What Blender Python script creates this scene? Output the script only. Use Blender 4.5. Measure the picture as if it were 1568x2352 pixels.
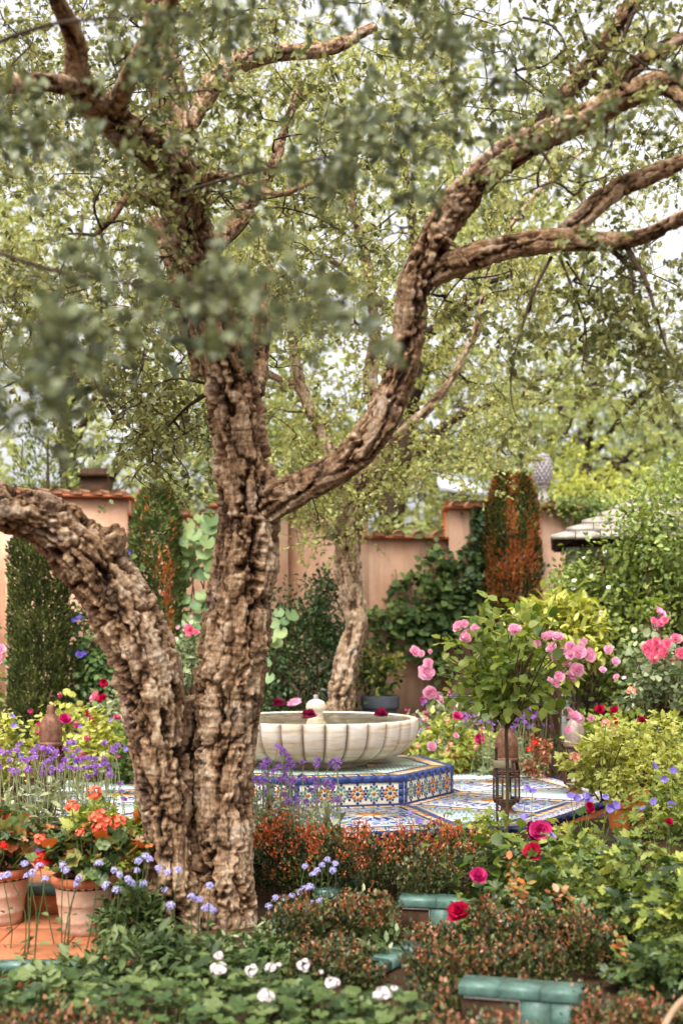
import bpy, bmesh, math, random
import numpy as np
from mathutils import Vector, Matrix

for o in list(bpy.data.objects):
    bpy.data.objects.remove(o)
sc = bpy.context.scene
C = sc.collection
rng = np.random.default_rng(11)
random.seed(5)
R = math.radians
PI = math.pi

# ------------------------------------------------------------------ camera, sky, sun, exposure
cd = bpy.data.cameras.new('camera')
cam = bpy.data.objects.new('camera', cd)
C.objects.link(cam)
cam.location = (0, 0, 1.6)
cam.rotation_euler = (R(90), 0, 0)
cd.sensor_width = 36
cd.lens = 48
cd.shift_y = 0.1107
cd.clip_start = 0.1
cd.clip_end = 800
cd.dof.use_dof = True
cd.dof.focus_distance = 8.7
cd.dof.aperture_fstop = 1.6
sc.camera = cam

w = bpy.data.worlds.new('World')
sc.world = w
w.use_nodes = True
wn = w.node_tree
wn.nodes.clear()
sky = wn.nodes.new('ShaderNodeTexSky')
sky.sky_type = 'NISHITA'
sky.sun_disc = False
sky.sun_elevation = R(58)
sky.sun_rotation = R(200)
sky.air_density = 1.0
sky.dust_density = 6.0
sky.ozone_density = 1.0
hs = wn.nodes.new('ShaderNodeHueSaturation')
hs.inputs['Saturation'].default_value = 0.06
bg = wn.nodes.new('ShaderNodeBackground')
bg.inputs['Strength'].default_value = 0.15
wo = wn.nodes.new('ShaderNodeOutputWorld')
wn.links.new(sky.outputs[0], hs.inputs['Color'])
wn.links.new(hs.outputs[0], bg.inputs['Color'])
wn.links.new(bg.outputs[0], wo.inputs[0])

sd = bpy.data.lights.new('sun', 'SUN')
sd.energy = 1.5
sd.angle = R(25)
sd.color = (1.0, 0.93, 0.82)
sun = bpy.data.objects.new('sun', sd)
C.objects.link(sun)
sun.rotation_euler = (R(32), 0, R(-20))

vs = sc.view_settings
vs.view_transform = 'Standard'
vs.look = 'None'
vs.exposure = 1.4
vs.gamma = 1.0
vs.use_curve_mapping = False
sc.cycles.use_denoising = True
sc.cycles.max_bounces = 8
sc.cycles.transparent_max_bounces = 12

# ------------------------------------------------------------------ helpers
F, CX, HY, CZ = 3136.0, 784.0, 1436.0, 1.6


def W(dx, dy, d):
    """a point at distance d that the photograph shows at (dx, dy) of its 1568 px wide copy"""
    return np.array([(dx - CX) / F * d, d, CZ + (HY - dy) / F * d])


def lin(r, g, b):
    def f(c):
        c /= 255.0
        return c / 12.92 if c <= 0.04045 else ((c + 0.055) / 1.055) ** 2.4
    return (f(r), f(g), f(b), 1.0)


def unit(v):
    return v / np.maximum(np.linalg.norm(v, axis=-1, keepdims=True), 1e-9)


def rdir(n):
    return unit(rng.normal(size=(n, 3)))


def frames(d, nrm):
    y = unit(d)
    x = unit(np.cross(y, nrm))
    z = np.cross(x, y)
    return np.stack([x, y, z], axis=-1)


class Geo:
    def __init__(self):
        self.V, self.A, self.F, self.M, self.n = [], [], [], [], 0

    def add(self, V, F, mat=0, rnd=0.5):
        V = np.asarray(V, float).reshape(-1, 3)
        self.V.append(V)
        self.A.append(np.broadcast_to(np.asarray(rnd, float), (len(V),)))
        for f in F:
            f = np.asarray(f, int)
            if len(f):
                self.F.append(f + self.n)
                self.M.append(np.broadcast_to(np.asarray(mat, int), (len(f),)))
        self.n += len(V)
        return self

    def scatter(self, T, P, Rm, S, mat=0, rnd=None):
        """one copy of the shape T = (verts, faces) at each of the points P"""
        TV, TF = T
        n, k = len(P), len(TV)
        if n == 0:
            return self
        S = np.asarray(S, float)
        if S.ndim == 0:
            S = np.full(n, float(S))
        if S.ndim == 1:
            S = np.repeat(S[:, None], 3, 1)
        V = np.einsum('nij,nkj->nki', Rm, TV[None] * S[:, None, :]) + np.asarray(P)[:, None, :]
        if rnd is None:
            rnd = rng.random(n)
        A = np.repeat(rnd, k)
        off = (np.arange(n) * k)[:, None, None]
        Fs = [(np.asarray(f, int)[None] + off).reshape(-1, f.shape[1]) for f in TF]
        m = np.asarray(mat, int)
        self.V.append(V.reshape(-1, 3))
        self.A.append(A)
        for f, t in zip(Fs, TF):
            self.F.append(f + self.n)
            self.M.append(np.repeat(np.broadcast_to(m, (n,)), len(t)))
        self.n += n * k
        return self

    def mesh(self, name, mats, smooth=False):
        me = bpy.data.meshes.new(name)
        V = np.concatenate(self.V)
        me.vertices.add(len(V))
        me.vertices.foreach_set('co', V.astype(np.float32).ravel())
        L = np.concatenate([f.ravel() for f in self.F])
        K = np.concatenate([np.full(len(f), f.shape[1]) for f in self.F])
        me.loops.add(len(L))
        me.loops.foreach_set('vertex_index', L.astype(np.int32))
        me.polygons.add(len(K))
        st = np.concatenate([[0], np.cumsum(K)[:-1]])
        me.polygons.foreach_set('loop_start', st.astype(np.int32))
        me.polygons.foreach_set('material_index', np.concatenate(self.M).astype(np.int32))
        if smooth:
            me.polygons.foreach_set('use_smooth', np.ones(len(K), bool))
        a = me.attributes.new('rnd', 'FLOAT', 'POINT')
        a.data.foreach_set('value', np.concatenate(self.A).astype(np.float32))
        me.update(calc_edges=True)
        for m in (mats if isinstance(mats, (list, tuple)) else [mats]):
            me.materials.append(m)
        return me

    def obj(self, name, mats, parent=None, smooth=False, kind=None, loc=None):
        return put(name, self.mesh(name, mats, smooth), parent, kind, loc)


def put(name, me, parent=None, kind=None, loc=None, rot=None, scale=None):
    o = bpy.data.objects.new(name, me)
    C.objects.link(o)
    if parent is not None:
        o.parent = parent
    if kind:
        o['kind'] = kind
    if loc is not None:
        o.location = loc
    if rot is not None:
        o.rotation_euler = rot
    if scale is not None:
        o.scale = (scale,) * 3 if np.isscalar(scale) else scale
    return o


def tag(o, label, cat, group=None):
    o['label'] = label
    o['category'] = cat
    if group:
        o['group'] = group
    return o


def thing(name, label, cat, loc=(0, 0, 0), rz=0.0, group=None):
    o = put(name, None, loc=loc, rot=(0, 0, rz))
    o.empty_display_size = 0.1
    return tag(o, label, cat, group)


# ---- noise
_perm = np.random.default_rng(3).integers(0, 256, 512)
_grad = unit(np.random.default_rng(4).normal(size=(256, 3)))


def _h(i, j, k):
    return _perm[(_perm[(_perm[i & 255] + j) & 255] + k) & 255]


def pn(p):
    p = np.asarray(p, float)
    i = np.floor(p).astype(int)
    f = p - i
    u = f * f * f * (f * (f * 6 - 15) + 10)
    out = 0
    for a in (0, 1):
        for b in (0, 1):
            for c in (0, 1):
                g = _grad[_h(i[:, 0] + a, i[:, 1] + b, i[:, 2] + c)]
                d = (g * (f - np.array([a, b, c]))).sum(1)
                wx = u[:, 0] if a else 1 - u[:, 0]
                wy = u[:, 1] if b else 1 - u[:, 1]
                wz = u[:, 2] if c else 1 - u[:, 2]
                out = out + d * wx * wy * wz
    return out * 1.6


def cells(p):
    """nearest and second nearest feature point distance"""
    p = np.asarray(p, float)
    i = np.floor(p).astype(int)
    f1 = np.full(len(p), 9.0)
    f2 = np.full(len(p), 9.0)
    for a in (-1, 0, 1):
        for b in (-1, 0, 1):
            for c in (-1, 0, 1):
                q = i + np.array([a, b, c])
                h = _h(q[:, 0], q[:, 1], q[:, 2])
                fp = q + 0.5 + 0.5 * _grad[h] * 0.9
                d = np.linalg.norm(fp - p, axis=1)
                f2 = np.minimum(f2, np.maximum(f1, d))
                f1 = np.minimum(f1, d)
    return f1, f2


# ---- shapes
def spline(pts, step=0.06):
    """Catmull-Rom through rows of (x, y, z, r, ...)"""
    P = np.asarray(pts, float)
    P = np.vstack([2 * P[0] - P[1], P, 2 * P[-1] - P[-2]])
    out = []
    for k in range(1, len(P) - 2):
        L = np.linalg.norm(P[k + 1, :3] - P[k, :3])
        m = max(2, int(L / step))
        t = np.arange(m)[:, None] / m
        a, b, c, d = P[k - 1], P[k], P[k + 1], P[k + 2]
        out.append(0.5 * (2 * b + (c - a) * t + (2 * a - 5 * b + 4 * c - d) * t ** 2 + (3 * b - a - 3 * c + d) * t ** 3))
    out.append(P[-2][None])
    return np.vstack(out)


def tube(g, P, r, n=6, mat=0, rnd=0.5, cap=True):
    P = np.asarray(P, float)
    m = len(P)
    r = np.broadcast_to(np.asarray(r, float), (m,))
    T = unit(np.gradient(P, axis=0))
    up = np.array([0.31, 0.22, 0.93]) if abs(T[0, 2]) < 0.9 else np.array([0.93, 0.22, 0.1])
    X = unit(np.cross(T, up))
    for k in range(1, m):
        x = X[k - 1] - T[k] * (X[k - 1] @ T[k])
        X[k] = x / max(np.linalg.norm(x), 1e-9)
    Y = np.cross(T, X)
    a = np.arange(n) / n * 2 * PI
    V = P[:, None] + r[:, None, None] * (np.cos(a)[None, :, None] * X[:, None] + np.sin(a)[None, :, None] * Y[:, None])
    V = V.reshape(-1, 3)
    k = np.arange(m - 1)[:, None] * n
    j = np.arange(n)[None]
    q = np.stack([k + j, k + (j + 1) % n, k + n + (j + 1) % n, k + n + j], -1).reshape(-1, 4)
    Fs = [q]
    if cap:
        V = np.vstack([V, P[:1], P[-1:]])
        c0, c1 = m * n, m * n + 1
        jj = np.arange(n)
        Fs.append(np.stack([np.full(n, c0), (jj + 1) % n, jj], -1))
        Fs.append(np.stack([np.full(n, c1), (m - 1) * n + jj, (m - 1) * n + (jj + 1) % n], -1))
    g.add(V, Fs, mat, rnd)
    return g


def lathe(g, prof, n=32, mat=0, fn=None, c=(0, 0, 0), rnd=0.5):
    """profile rows of (r, z) turned round z; fn(theta, k) may scale the radius"""
    pr = np.asarray(prof, float)
    a = np.arange(n) / n * 2 * PI
    V = []
    for k, (r, z) in enumerate(pr):
        s = fn(a, k) if fn else 1.0
        V.append(np.stack([r * s * np.cos(a), r * s * np.sin(a), np.full(n, z)], -1))
    V = np.vstack(V) + np.asarray(c)
    m = len(pr)
    k = np.arange(m - 1)[:, None] * n
    j = np.arange(n)[None]
    q = np.stack([k + j, k + (j + 1) % n, k + n + (j + 1) % n, k + n + j], -1).reshape(-1, 4)
    g.add(V, [q], mat, rnd)
    return g


BOXF = np.array([[0, 3, 2, 1], [4, 5, 6, 7], [0, 1, 5, 4], [1, 2, 6, 5], [2, 3, 7, 6], [3, 0, 4, 7]])


def box(g, lo, hi, mat=0, bev=0.0, rnd=0.5):
    (x0, y0, z0), (x1, y1, z1) = lo, hi
    b = bev
    if b <= 0:
        V = [(x0, y0, z0), (x1, y0, z0), (x1, y1, z0), (x0, y1, z0), (x0, y0, z1), (x1, y0, z1), (x1, y1, z1), (x0, y1, z1)]
        return g.add(V, [BOXF], mat, rnd)
    rows = []
    for z, i in ((z0, b), (z0 + b, 0), (z1 - b, 0), (z1, b)):
        rows += [(x0 + i, y0 + i, z), (x1 - i, y0 + i, z), (x1 - i, y1 - i, z), (x0 + i, y1 - i, z)]
    q = [[0, 3, 2, 1], [12, 13, 14, 15]]
    for k in range(3):
        for j in range(4):
            q.append([k * 4 + j, k * 4 + (j + 1) % 4, k * 4 + 4 + (j + 1) % 4, k * 4 + 4 + j])
    return g.add(rows, [np.array(q)], mat, rnd)


def prism(g, poly, z0, z1, mat=0, inset=0.0, rnd=0.5):
    """a flat polygon (x, y) raised from z0 to z1, the top drawn in a little"""
    p = np.asarray(poly, float)
    n = len(p)
    c = p.mean(0)
    t = c + (p - c) * (1 - inset)
    V = np.vstack([np.c_[p, np.full(n, z0)], np.c_[t, np.full(n, z1)]])
    j = np.arange(n)
    q = np.stack([j, (j + 1) % n, n + (j + 1) % n, n + j], -1)
    g.add(V, [q, np.array([np.arange(n) + n])], mat, rnd)
    return g


def quad_xf(M, V):
    M = np.asarray(M)
    return np.asarray(V) @ M[:3, :3].T + M[:3, 3]


# ---- leaf shapes: the leaf lies along +y, its face up +z
def T_oval(w=0.30, fold=0.07, curl=0.08):
    V = np.array([(0, 0, 0), (0, .35, -.02), (0, .7, -.02 - curl * .4), (0, 1, -curl), (-w, .3, fold), (-w * .85, .68, fold * .7 - curl * .3), (w, .3, fold), (w * .85, .68, fold * .7 - curl * .3)])
    return V, [np.array([[0, 6, 1], [0, 1, 4], [2, 7, 3], [2, 3, 5]]), np.array([[1, 6, 7, 2], [1, 2, 5, 4]])]


def T_dia(w=0.3, fold=0.08):
    V = np.array([(0, 0, 0), (w, .45, fold), (0, 1, 0), (-w, .45, fold)])
    return V, [np.array([[0, 1, 2], [0, 2, 3]])]


def T_round(n=27, notch=0.55, wave=0.06, cup=0.16, scal=0.07, folds=5):
    a = np.linspace(-PI / 2 + 0.28, 1.5 * PI - 0.28, n)
    r = 0.5 * (1 + scal * np.cos(a * 7) + .03 * np.sin(a * 3 + 1))
    rim = np.c_[r * np.cos(a), r * np.sin(a) + .12, cup * .5 + wave * np.cos(folds * a)]
    mid = np.c_[.5 * r * np.cos(a), .5 * r * np.sin(a) + .06, np.full(n, cup * .1) + wave * .3 * np.cos(folds * a)]
    V = np.vstack([[(0, 0, 0)], mid, rim])
    j = np.arange(n - 1)
    return V, [np.stack([0 * j, 1 + j, 2 + j], -1), np.stack([1 + j, 1 + n + j, 2 + n + j, 2 + j], -1)]


def T_lobed(lobes=5, deep=0.5, sub=True, wob=0.07):
    pts = []
    span = 1.55 * PI
    for k in range(lobes):
        c = -PI / 2 + (2 * PI - span) / 2 + span * (k + .5) / lobes
        h = span / lobes
        L = 0.62 if k in (0, lobes - 1) else (0.85 if k in (1, lobes - 2) else 1.0)
        if k == 0:
            pts.append((c - h * .5, deep * .7 * L))
        if sub:
            pts += [(c - h * .34, .72 * L), (c - h * .17, .74 * L), (c, L), (c + h * .17, .74 * L), (c + h * .34, .72 * L)]
        else:
            pts += [(c - h * .27, .72 * L), (c, L), (c + h * .27, .72 * L)]
        pts.append((c + h * .5, deep * (.7 if k in (0, lobes - 1) else .9) * L))
    V = [(0, 0, 0)]
    for i, (a, r) in enumerate(pts):
        V.append((.58 * r * math.cos(a), .58 * r * math.sin(a) + .1, wob * math.cos(lobes * a) - .12 * r * r))
    j = np.arange(1, len(pts))
    return np.array(V), [np.stack([0 * j, j, j + 1], -1)]


def T_lance(w=0.11, arch=0.22):
    V, q = [], []
    for k, (t, ww) in enumerate(((0, .35), (.3, 1), (.65, .8), (1, .05))):
        z = -arch * t * t
        V += [(-w * ww, t, z + .03), (0, t, z), (w * ww, t, z + .03)]
    for k in range(3):
        a = 3 * k
        q += [[a, a + 1, a + 4, a + 3], [a + 1, a + 2, a + 5, a + 4]]
    return np.array(V), [np.array(q)]


def T_twig(n=3, bend=0.12):
    V, q = [], []
    for k in range(4):
        t = k / 3
        r = 1 - .7 * t
        for j in range(n):
            a = 2 * PI * j / n
            V.append((r * math.cos(a), t, r * math.sin(a) - 0))
    for k in range(3):
        for j in range(n):
            q.append([k * n + j, k * n + (j + 1) % n, (k + 1) * n + (j + 1) % n, (k + 1) * n + j])
    return np.array(V), [np.array(q)]


OVAL, DIA, ROUND, LOBED, LANCE, TWIG = T_oval(), T_dia(), T_round(), T_lobed(), T_lance(), T_twig()
NARROW, BROAD, LOBED3, HEART = T_oval(0.2, .05, .15), T_oval(0.42, .06, .12), T_lobed(3, .6, False), T_round(12, scal=0.0, wave=.03)
MINI = T_dia(.34, .1)


# ------------------------------------------------------------------ materials
def nd(nt, typ, ins=None, **props):
    n = nt.nodes.new(typ)
    for k, v in props.items():
        setattr(n, k, v)
    for k, v in (ins or {}).items():
        if isinstance(v, bpy.types.NodeSocket):
            nt.links.new(v, n.inputs[k])
        else:
            n.inputs[k].default_value = v
    return n


def new_mat(name):
    m = bpy.data.materials.new(name)
    m.use_nodes = True
    m.node_tree.nodes.clear()
    return m, m.node_tree


def ramp(nt, fac, stops, interp='LINEAR'):
    n = nt.nodes.new('ShaderNodeValToRGB')
    cr = n.color_ramp
    cr.interpolation = interp
    while len(cr.elements) < len(stops):
        cr.elements.new(0.5)
    for e, (p, c) in zip(cr.elements, stops):
        e.position = p
        e.color = c
    nt.links.new(fac, n.inputs[0])
    return n.outputs[0]


def finish(nt, shader, disp=None):
    o = nt.nodes.new('ShaderNodeOutputMaterial')
    nt.links.new(shader, o.inputs['Surface'])


def leafmat(name, cols, trans=0.35, rough=0.5, spec=0.35, tint=1.25):
    """colours of single leaves picked by each leaf's own number; light shines through"""
    m, nt = new_mat(name)
    at = nd(nt, 'ShaderNodeAttribute', attribute_name='rnd')
    n = len(cols)
    col = ramp(nt, at.outputs['Fac'], [(i / max(1, n - 1), lin(*c)) for i, c in enumerate(cols)])
    ob = nd(nt, 'ShaderNodeTexCoord')
    no = nd(nt, 'ShaderNodeTexNoise', {'Vector': ob.outputs['Object'], 'Scale': 30.0, 'Detail': 2.0})
    mx = nd(nt, 'ShaderNodeHueSaturation', {'Color': col, 'Value': nd(nt, 'ShaderNodeMapRange', {'Value': no.outputs['Fac'], 'To Min': .8, 'To Max': 1.2}).outputs[0]})
    b = nd(nt, 'ShaderNodeBsdfPrincipled', {'Base Color': mx.outputs[0], 'Roughness': rough, 'Specular IOR Level': spec})
    t = nd(nt, 'ShaderNodeHueSaturation', {'Color': mx.outputs[0], 'Value': tint, 'Hue': 0.485, 'Saturation': 1.15})
    tr = nd(nt, 'ShaderNodeBsdfTranslucent', {'Color': t.outputs[0]})
    mix = nd(nt, 'ShaderNodeMixShader', {0: trans, 1: b.outputs[0], 2: tr.outputs[0]})
    finish(nt, mix.outputs[0])
    return m


def plain(name, col, rough=0.6, spec=0.4, metal=0.0, var=0.15, scale=12.0, bump=0.0, bscale=60.0, col2=None):
    m, nt = new_mat(name)
    tc = nd(nt, 'ShaderNodeTexCoord')
    no = nd(nt, 'ShaderNodeTexNoise', {'Vector': tc.outputs['Object'], 'Scale': scale, 'Detail': 6.0, 'Roughness': .65})
    c2 = col2 or tuple(int(c * (1 - var)) for c in col)
    cc = ramp(nt, no.outputs['Fac'], [(.3, lin(*c2)), (.7, lin(*col))])
    ins = {'Base Color': cc, 'Roughness': rough, 'Specular IOR Level': spec, 'Metallic': metal}
    if bump:
        n2 = nd(nt, 'ShaderNodeTexNoise', {'Vector': tc.outputs['Object'], 'Scale': bscale, 'Detail': 4.0})
        ins['Normal'] = nd(nt, 'ShaderNodeBump', {'Height': n2.outputs['Fac'], 'Strength': bump, 'Distance': .02}).outputs[0]
    b = nd(nt, 'ShaderNodeBsdfPrincipled', ins)
    finish(nt, b.outputs[0])
    return m


def barkmat(name, light, mid, dark, k=1.0):
    """cork: plates split by dark cracks along the limb, fine layers across it; the two attributes carry the limb's own directions"""
    m, nt = new_mat(name)
    at = nd(nt, 'ShaderNodeAttribute', attribute_name='rnd')
    bc = nd(nt, 'ShaderNodeAttribute', attribute_name='along').outputs['Vector']
    lc = nd(nt, 'ShaderNodeAttribute', attribute_name='across').outputs['Vector']
    tc = nd(nt, 'ShaderNodeTexCoord')
    wn_ = nd(nt, 'ShaderNodeTexNoise', {'Vector': bc, 'Scale': 24.0 * k, 'Detail': 4.0, 'Roughness': .7})
    wv = nd(nt, 'ShaderNodeVectorMath', {0: wn_.outputs['Color'], 1: (.5, .5, .5)}, operation='SUBTRACT')
    wp = nd(nt, 'ShaderNodeVectorMath', {0: wv.outputs[0], 1: (.15, .15, .15), 2: bc}, operation='MULTIPLY_ADD')
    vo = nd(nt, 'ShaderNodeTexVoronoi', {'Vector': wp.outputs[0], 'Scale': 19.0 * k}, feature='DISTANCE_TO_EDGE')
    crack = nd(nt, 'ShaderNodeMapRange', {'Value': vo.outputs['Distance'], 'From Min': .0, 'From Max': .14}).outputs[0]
    n1 = nd(nt, 'ShaderNodeTexNoise', {'Vector': bc, 'Scale': 34.0 * k, 'Detail': 9.0, 'Roughness': .78})
    n2 = nd(nt, 'ShaderNodeTexNoise', {'Vector': lc, 'Scale': 11.0 * k, 'Detail': 6.0, 'Roughness': .65, 'Distortion': .6})
    n3 = nd(nt, 'ShaderNodeTexNoise', {'Vector': tc.outputs['Object'], 'Scale': 5.0, 'Detail': 5.0, 'Roughness': .6})
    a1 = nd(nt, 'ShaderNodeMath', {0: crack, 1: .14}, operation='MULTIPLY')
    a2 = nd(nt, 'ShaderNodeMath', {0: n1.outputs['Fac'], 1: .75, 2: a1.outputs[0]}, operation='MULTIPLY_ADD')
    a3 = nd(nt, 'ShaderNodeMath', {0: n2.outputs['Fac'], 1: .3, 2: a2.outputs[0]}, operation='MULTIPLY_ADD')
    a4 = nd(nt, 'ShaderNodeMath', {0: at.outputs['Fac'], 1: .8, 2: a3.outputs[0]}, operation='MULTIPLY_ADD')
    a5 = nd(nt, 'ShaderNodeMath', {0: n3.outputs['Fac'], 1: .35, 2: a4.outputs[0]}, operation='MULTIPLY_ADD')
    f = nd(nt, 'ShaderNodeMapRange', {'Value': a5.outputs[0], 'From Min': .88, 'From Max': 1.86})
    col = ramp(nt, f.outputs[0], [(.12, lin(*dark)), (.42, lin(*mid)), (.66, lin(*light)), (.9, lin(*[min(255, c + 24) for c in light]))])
    gr = nd(nt, 'ShaderNodeMapRange', {'Value': n3.outputs['Fac'], 'From Min': .52, 'From Max': .72, 'To Max': .45})
    cg = nd(nt, 'ShaderNodeMix', {0: gr.outputs[0], 6: col, 7: nd(nt, 'ShaderNodeHueSaturation', {'Color': col, 'Saturation': .45, 'Value': 1.12}).outputs[0]}, data_type='RGBA')
    h = nd(nt, 'ShaderNodeMath', {0: n2.outputs['Fac'], 1: .35, 2: a2.outputs[0]}, operation='MULTIPLY_ADD')
    bm = nd(nt, 'ShaderNodeBump', {'Height': h.outputs[0], 'Strength': 1.0, 'Distance': .022})
    b = nd(nt, 'ShaderNodeBsdfPrincipled', {'Base Color': cg.outputs[2], 'Roughness': .92, 'Specular IOR Level': .15, 'Normal': bm.outputs[0]})
    finish(nt, b.outputs[0])
    return m


M = {}
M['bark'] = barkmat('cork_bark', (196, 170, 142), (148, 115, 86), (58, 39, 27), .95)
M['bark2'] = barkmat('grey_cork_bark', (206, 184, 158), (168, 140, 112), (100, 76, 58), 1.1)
M['twig'] = plain('twig_bark', (74, 58, 44), .85, .2, var=.35, scale=30)
M['stem_green'] = plain('green_stem', (110, 128, 70), .6, .3, var=.2)
M['stem_brown'] = plain('brown_stem', (92, 74, 50), .8, .2, var=.3)
M['oak'] = leafmat('oak_leaf', [(86, 91, 56), (116, 121, 75), (146, 149, 97), (171, 169, 108)], .42, .45, .45)
M['oak_near'] = leafmat('near_oak_leaf', [(80, 89, 66), (104, 113, 83), (120, 126, 80), (142, 149, 112)], .28, .42, .5)
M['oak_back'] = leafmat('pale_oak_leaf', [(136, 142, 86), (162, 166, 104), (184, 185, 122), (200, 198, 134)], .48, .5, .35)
M['tree_pale'] = leafmat('pale_tree_leaf', [(136, 146, 88), (160, 168, 104), (180, 184, 122)], .45, .6, .2)
M['tree_dusk'] = leafmat('grey_green_tree_leaf', [(112, 124, 92), (134, 144, 106), (156, 164, 124)], .4, .6, .2)
M['yellow_tree'] = leafmat('yellow_green_leaf', [(160, 168, 84), (184, 188, 98), (200, 204, 120)], .45, .6, .2)
M['cypress'] = leafmat('cypress_leaf', [(48, 62, 34), (70, 86, 44), (96, 112, 58), (126, 136, 74)], .2, .7, .2)
M['cypress_dark'] = leafmat('dark_cypress_leaf', [(40, 48, 27), (62, 71, 35), (90, 98, 48), (122, 127, 66)], .2, .7, .2)
M['orange_dead'] = leafmat('orange_dead_leaf', [(158, 94, 52), (196, 122, 68), (214, 146, 96)], .25, .8, .1)
M['dark_shrub'] = leafmat('dark_shrub_leaf', [(40, 60, 36), (58, 82, 46), (80, 106, 58), (98, 120, 68)], .22, .4, .5)
M['vine'] = leafmat('vine_leaf', [(52, 74, 40), (76, 102, 54), (106, 130, 70), (132, 148, 82)], .3, .5, .35)
M['big_leaf'] = leafmat('round_vine_leaf', [(104, 132, 88), (132, 156, 104), (156, 174, 114)], .35, .5, .35)
M['jasmine'] = leafmat('climber_leaf', [(88, 108, 58), (118, 136, 72), (146, 158, 84), (166, 176, 100)], .36, .5, .35)
M['laurel'] = leafmat('laurel_leaf', [(150, 158, 72), (178, 180, 88), (200, 198, 110), (120, 132, 64)], .36, .4, .5)
M['rose_leaf'] = leafmat('rose_leaf', [(86, 110, 46), (116, 136, 58), (146, 160, 76), (166, 176, 104)], .46, .4, .5)
M['rose_leaf_grey'] = leafmat('grey_rose_leaf', [(92, 112, 74), (126, 142, 100), (158, 168, 128), (186, 190, 150)], .36, .4, .5)
M['rose_leaf_dark'] = leafmat('dark_rose_leaf', [(40, 60, 30), (62, 84, 42), (92, 112, 58), (128, 142, 84)], .3, .4, .6)
M['cranes'] = leafmat('cranesbill_leaf', [(108, 128, 56), (138, 152, 72), (168, 176, 88), (190, 192, 104)], .4, .5, .35)
M['cranes_dark'] = leafmat('dark_cranesbill_leaf', [(42, 58, 26), (64, 82, 36), (96, 112, 50), (136, 146, 72)], .3, .45, .5)
M['scented'] = leafmat('pale_geranium_leaf', [(168, 174, 84), (190, 192, 104), (206, 206, 128), (150, 158, 74)], .42, .6, .25)
M['gera'] = leafmat('geranium_leaf', [(50, 68, 36), (68, 88, 46), (90, 108, 58), (112, 126, 76)], .25, .45, .4)
M['gera_rust'] = leafmat('rusty_geranium_leaf', [(110, 122, 66), (142, 140, 78), (176, 118, 60), (196, 108, 52), (188, 150, 120)], .35, .5, .3)
M['herb'] = leafmat('herb_leaf', [(48, 64, 34), (66, 84, 44), (88, 104, 58), (112, 124, 76)], .26, .5, .35)
M['grey_herb'] = leafmat('grey_green_stem_leaf', [(120, 134, 92), (146, 156, 114), (170, 176, 134), (184, 190, 160)], .3, .6, .25)
M['hedge_green'] = leafmat('small_hedge_leaf', [(30, 38, 22), (46, 54, 30), (66, 74, 42), (98, 100, 62)], .2, .35, .55)
M['hedge_red'] = leafmat('red_hedge_tip', [(112, 62, 38), (150, 88, 54), (178, 118, 80), (204, 156, 122)], .3, .4, .5)
M['hedge_olive'] = leafmat('olive_hedge_leaf', [(62, 74, 38), (84, 96, 50), (112, 120, 68), (140, 140, 92)], .3, .35, .55)
M['hedge_orange'] = leafmat('orange_hedge_tip', [(168, 74, 36), (196, 96, 48), (212, 124, 70), (222, 160, 116)], .35, .4, .5)
M['pink'] = leafmat('pink_petal', [(240, 176, 202), (246, 200, 218), (250, 224, 232), (242, 186, 212)], .45, .6, .15)
M['hot_pink'] = leafmat('hot_pink_petal', [(232, 120, 150), (242, 156, 178), (246, 190, 204)], .42, .6, .15)
M['red'] = leafmat('red_petal', [(150, 14, 48), (190, 24, 66), (214, 44, 84)], .3, .6, .15)
M['scarlet'] = leafmat('scarlet_petal', [(206, 44, 34), (226, 60, 44), (236, 92, 66)], .3, .6, .15)
M['dark_red'] = leafmat('wine_petal', [(92, 12, 42), (126, 18, 56), (152, 32, 76)], .2, .6, .15)
M['magenta'] = leafmat('magenta_petal', [(176, 30, 96), (206, 56, 120), (214, 90, 146)], .3, .6, .15)
M['purple'] = leafmat('purple_petal', [(146, 96, 172), (170, 122, 196), (190, 152, 212)], .3, .7, .15)
M['violet'] = leafmat('violet_petal', [(122, 100, 180), (144, 124, 200), (170, 154, 218)], .35, .7, .15)
M['clematis'] = leafmat('clematis_petal', [(62, 46, 124), (84, 66, 152), (108, 92, 176)], .3, .7, .15)
M['lilac'] = leafmat('lilac_petal', [(160, 152, 204), (186, 178, 222), (206, 202, 234)], .35, .7, .15)
M['white'] = leafmat('white_petal', [(228, 206, 212), (238, 226, 228), (244, 238, 236)], .35, .6, .2)
M['coral'] = leafmat('coral_petal', [(222, 96, 70), (236, 122, 92), (242, 150, 118)], .35, .6, .15)
M['peach'] = leafmat('peach_petal', [(232, 150, 130), (240, 176, 152), (244, 200, 176)], .35, .6, .15)
M['bud'] = leafmat('green_bud', [(170, 176, 96), (190, 194, 120)], .3, .6, .2)


def glaze(name, col, var=.2, rough=.18):
    return plain(name, col, rough, .5, var=var, scale=25)


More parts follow.
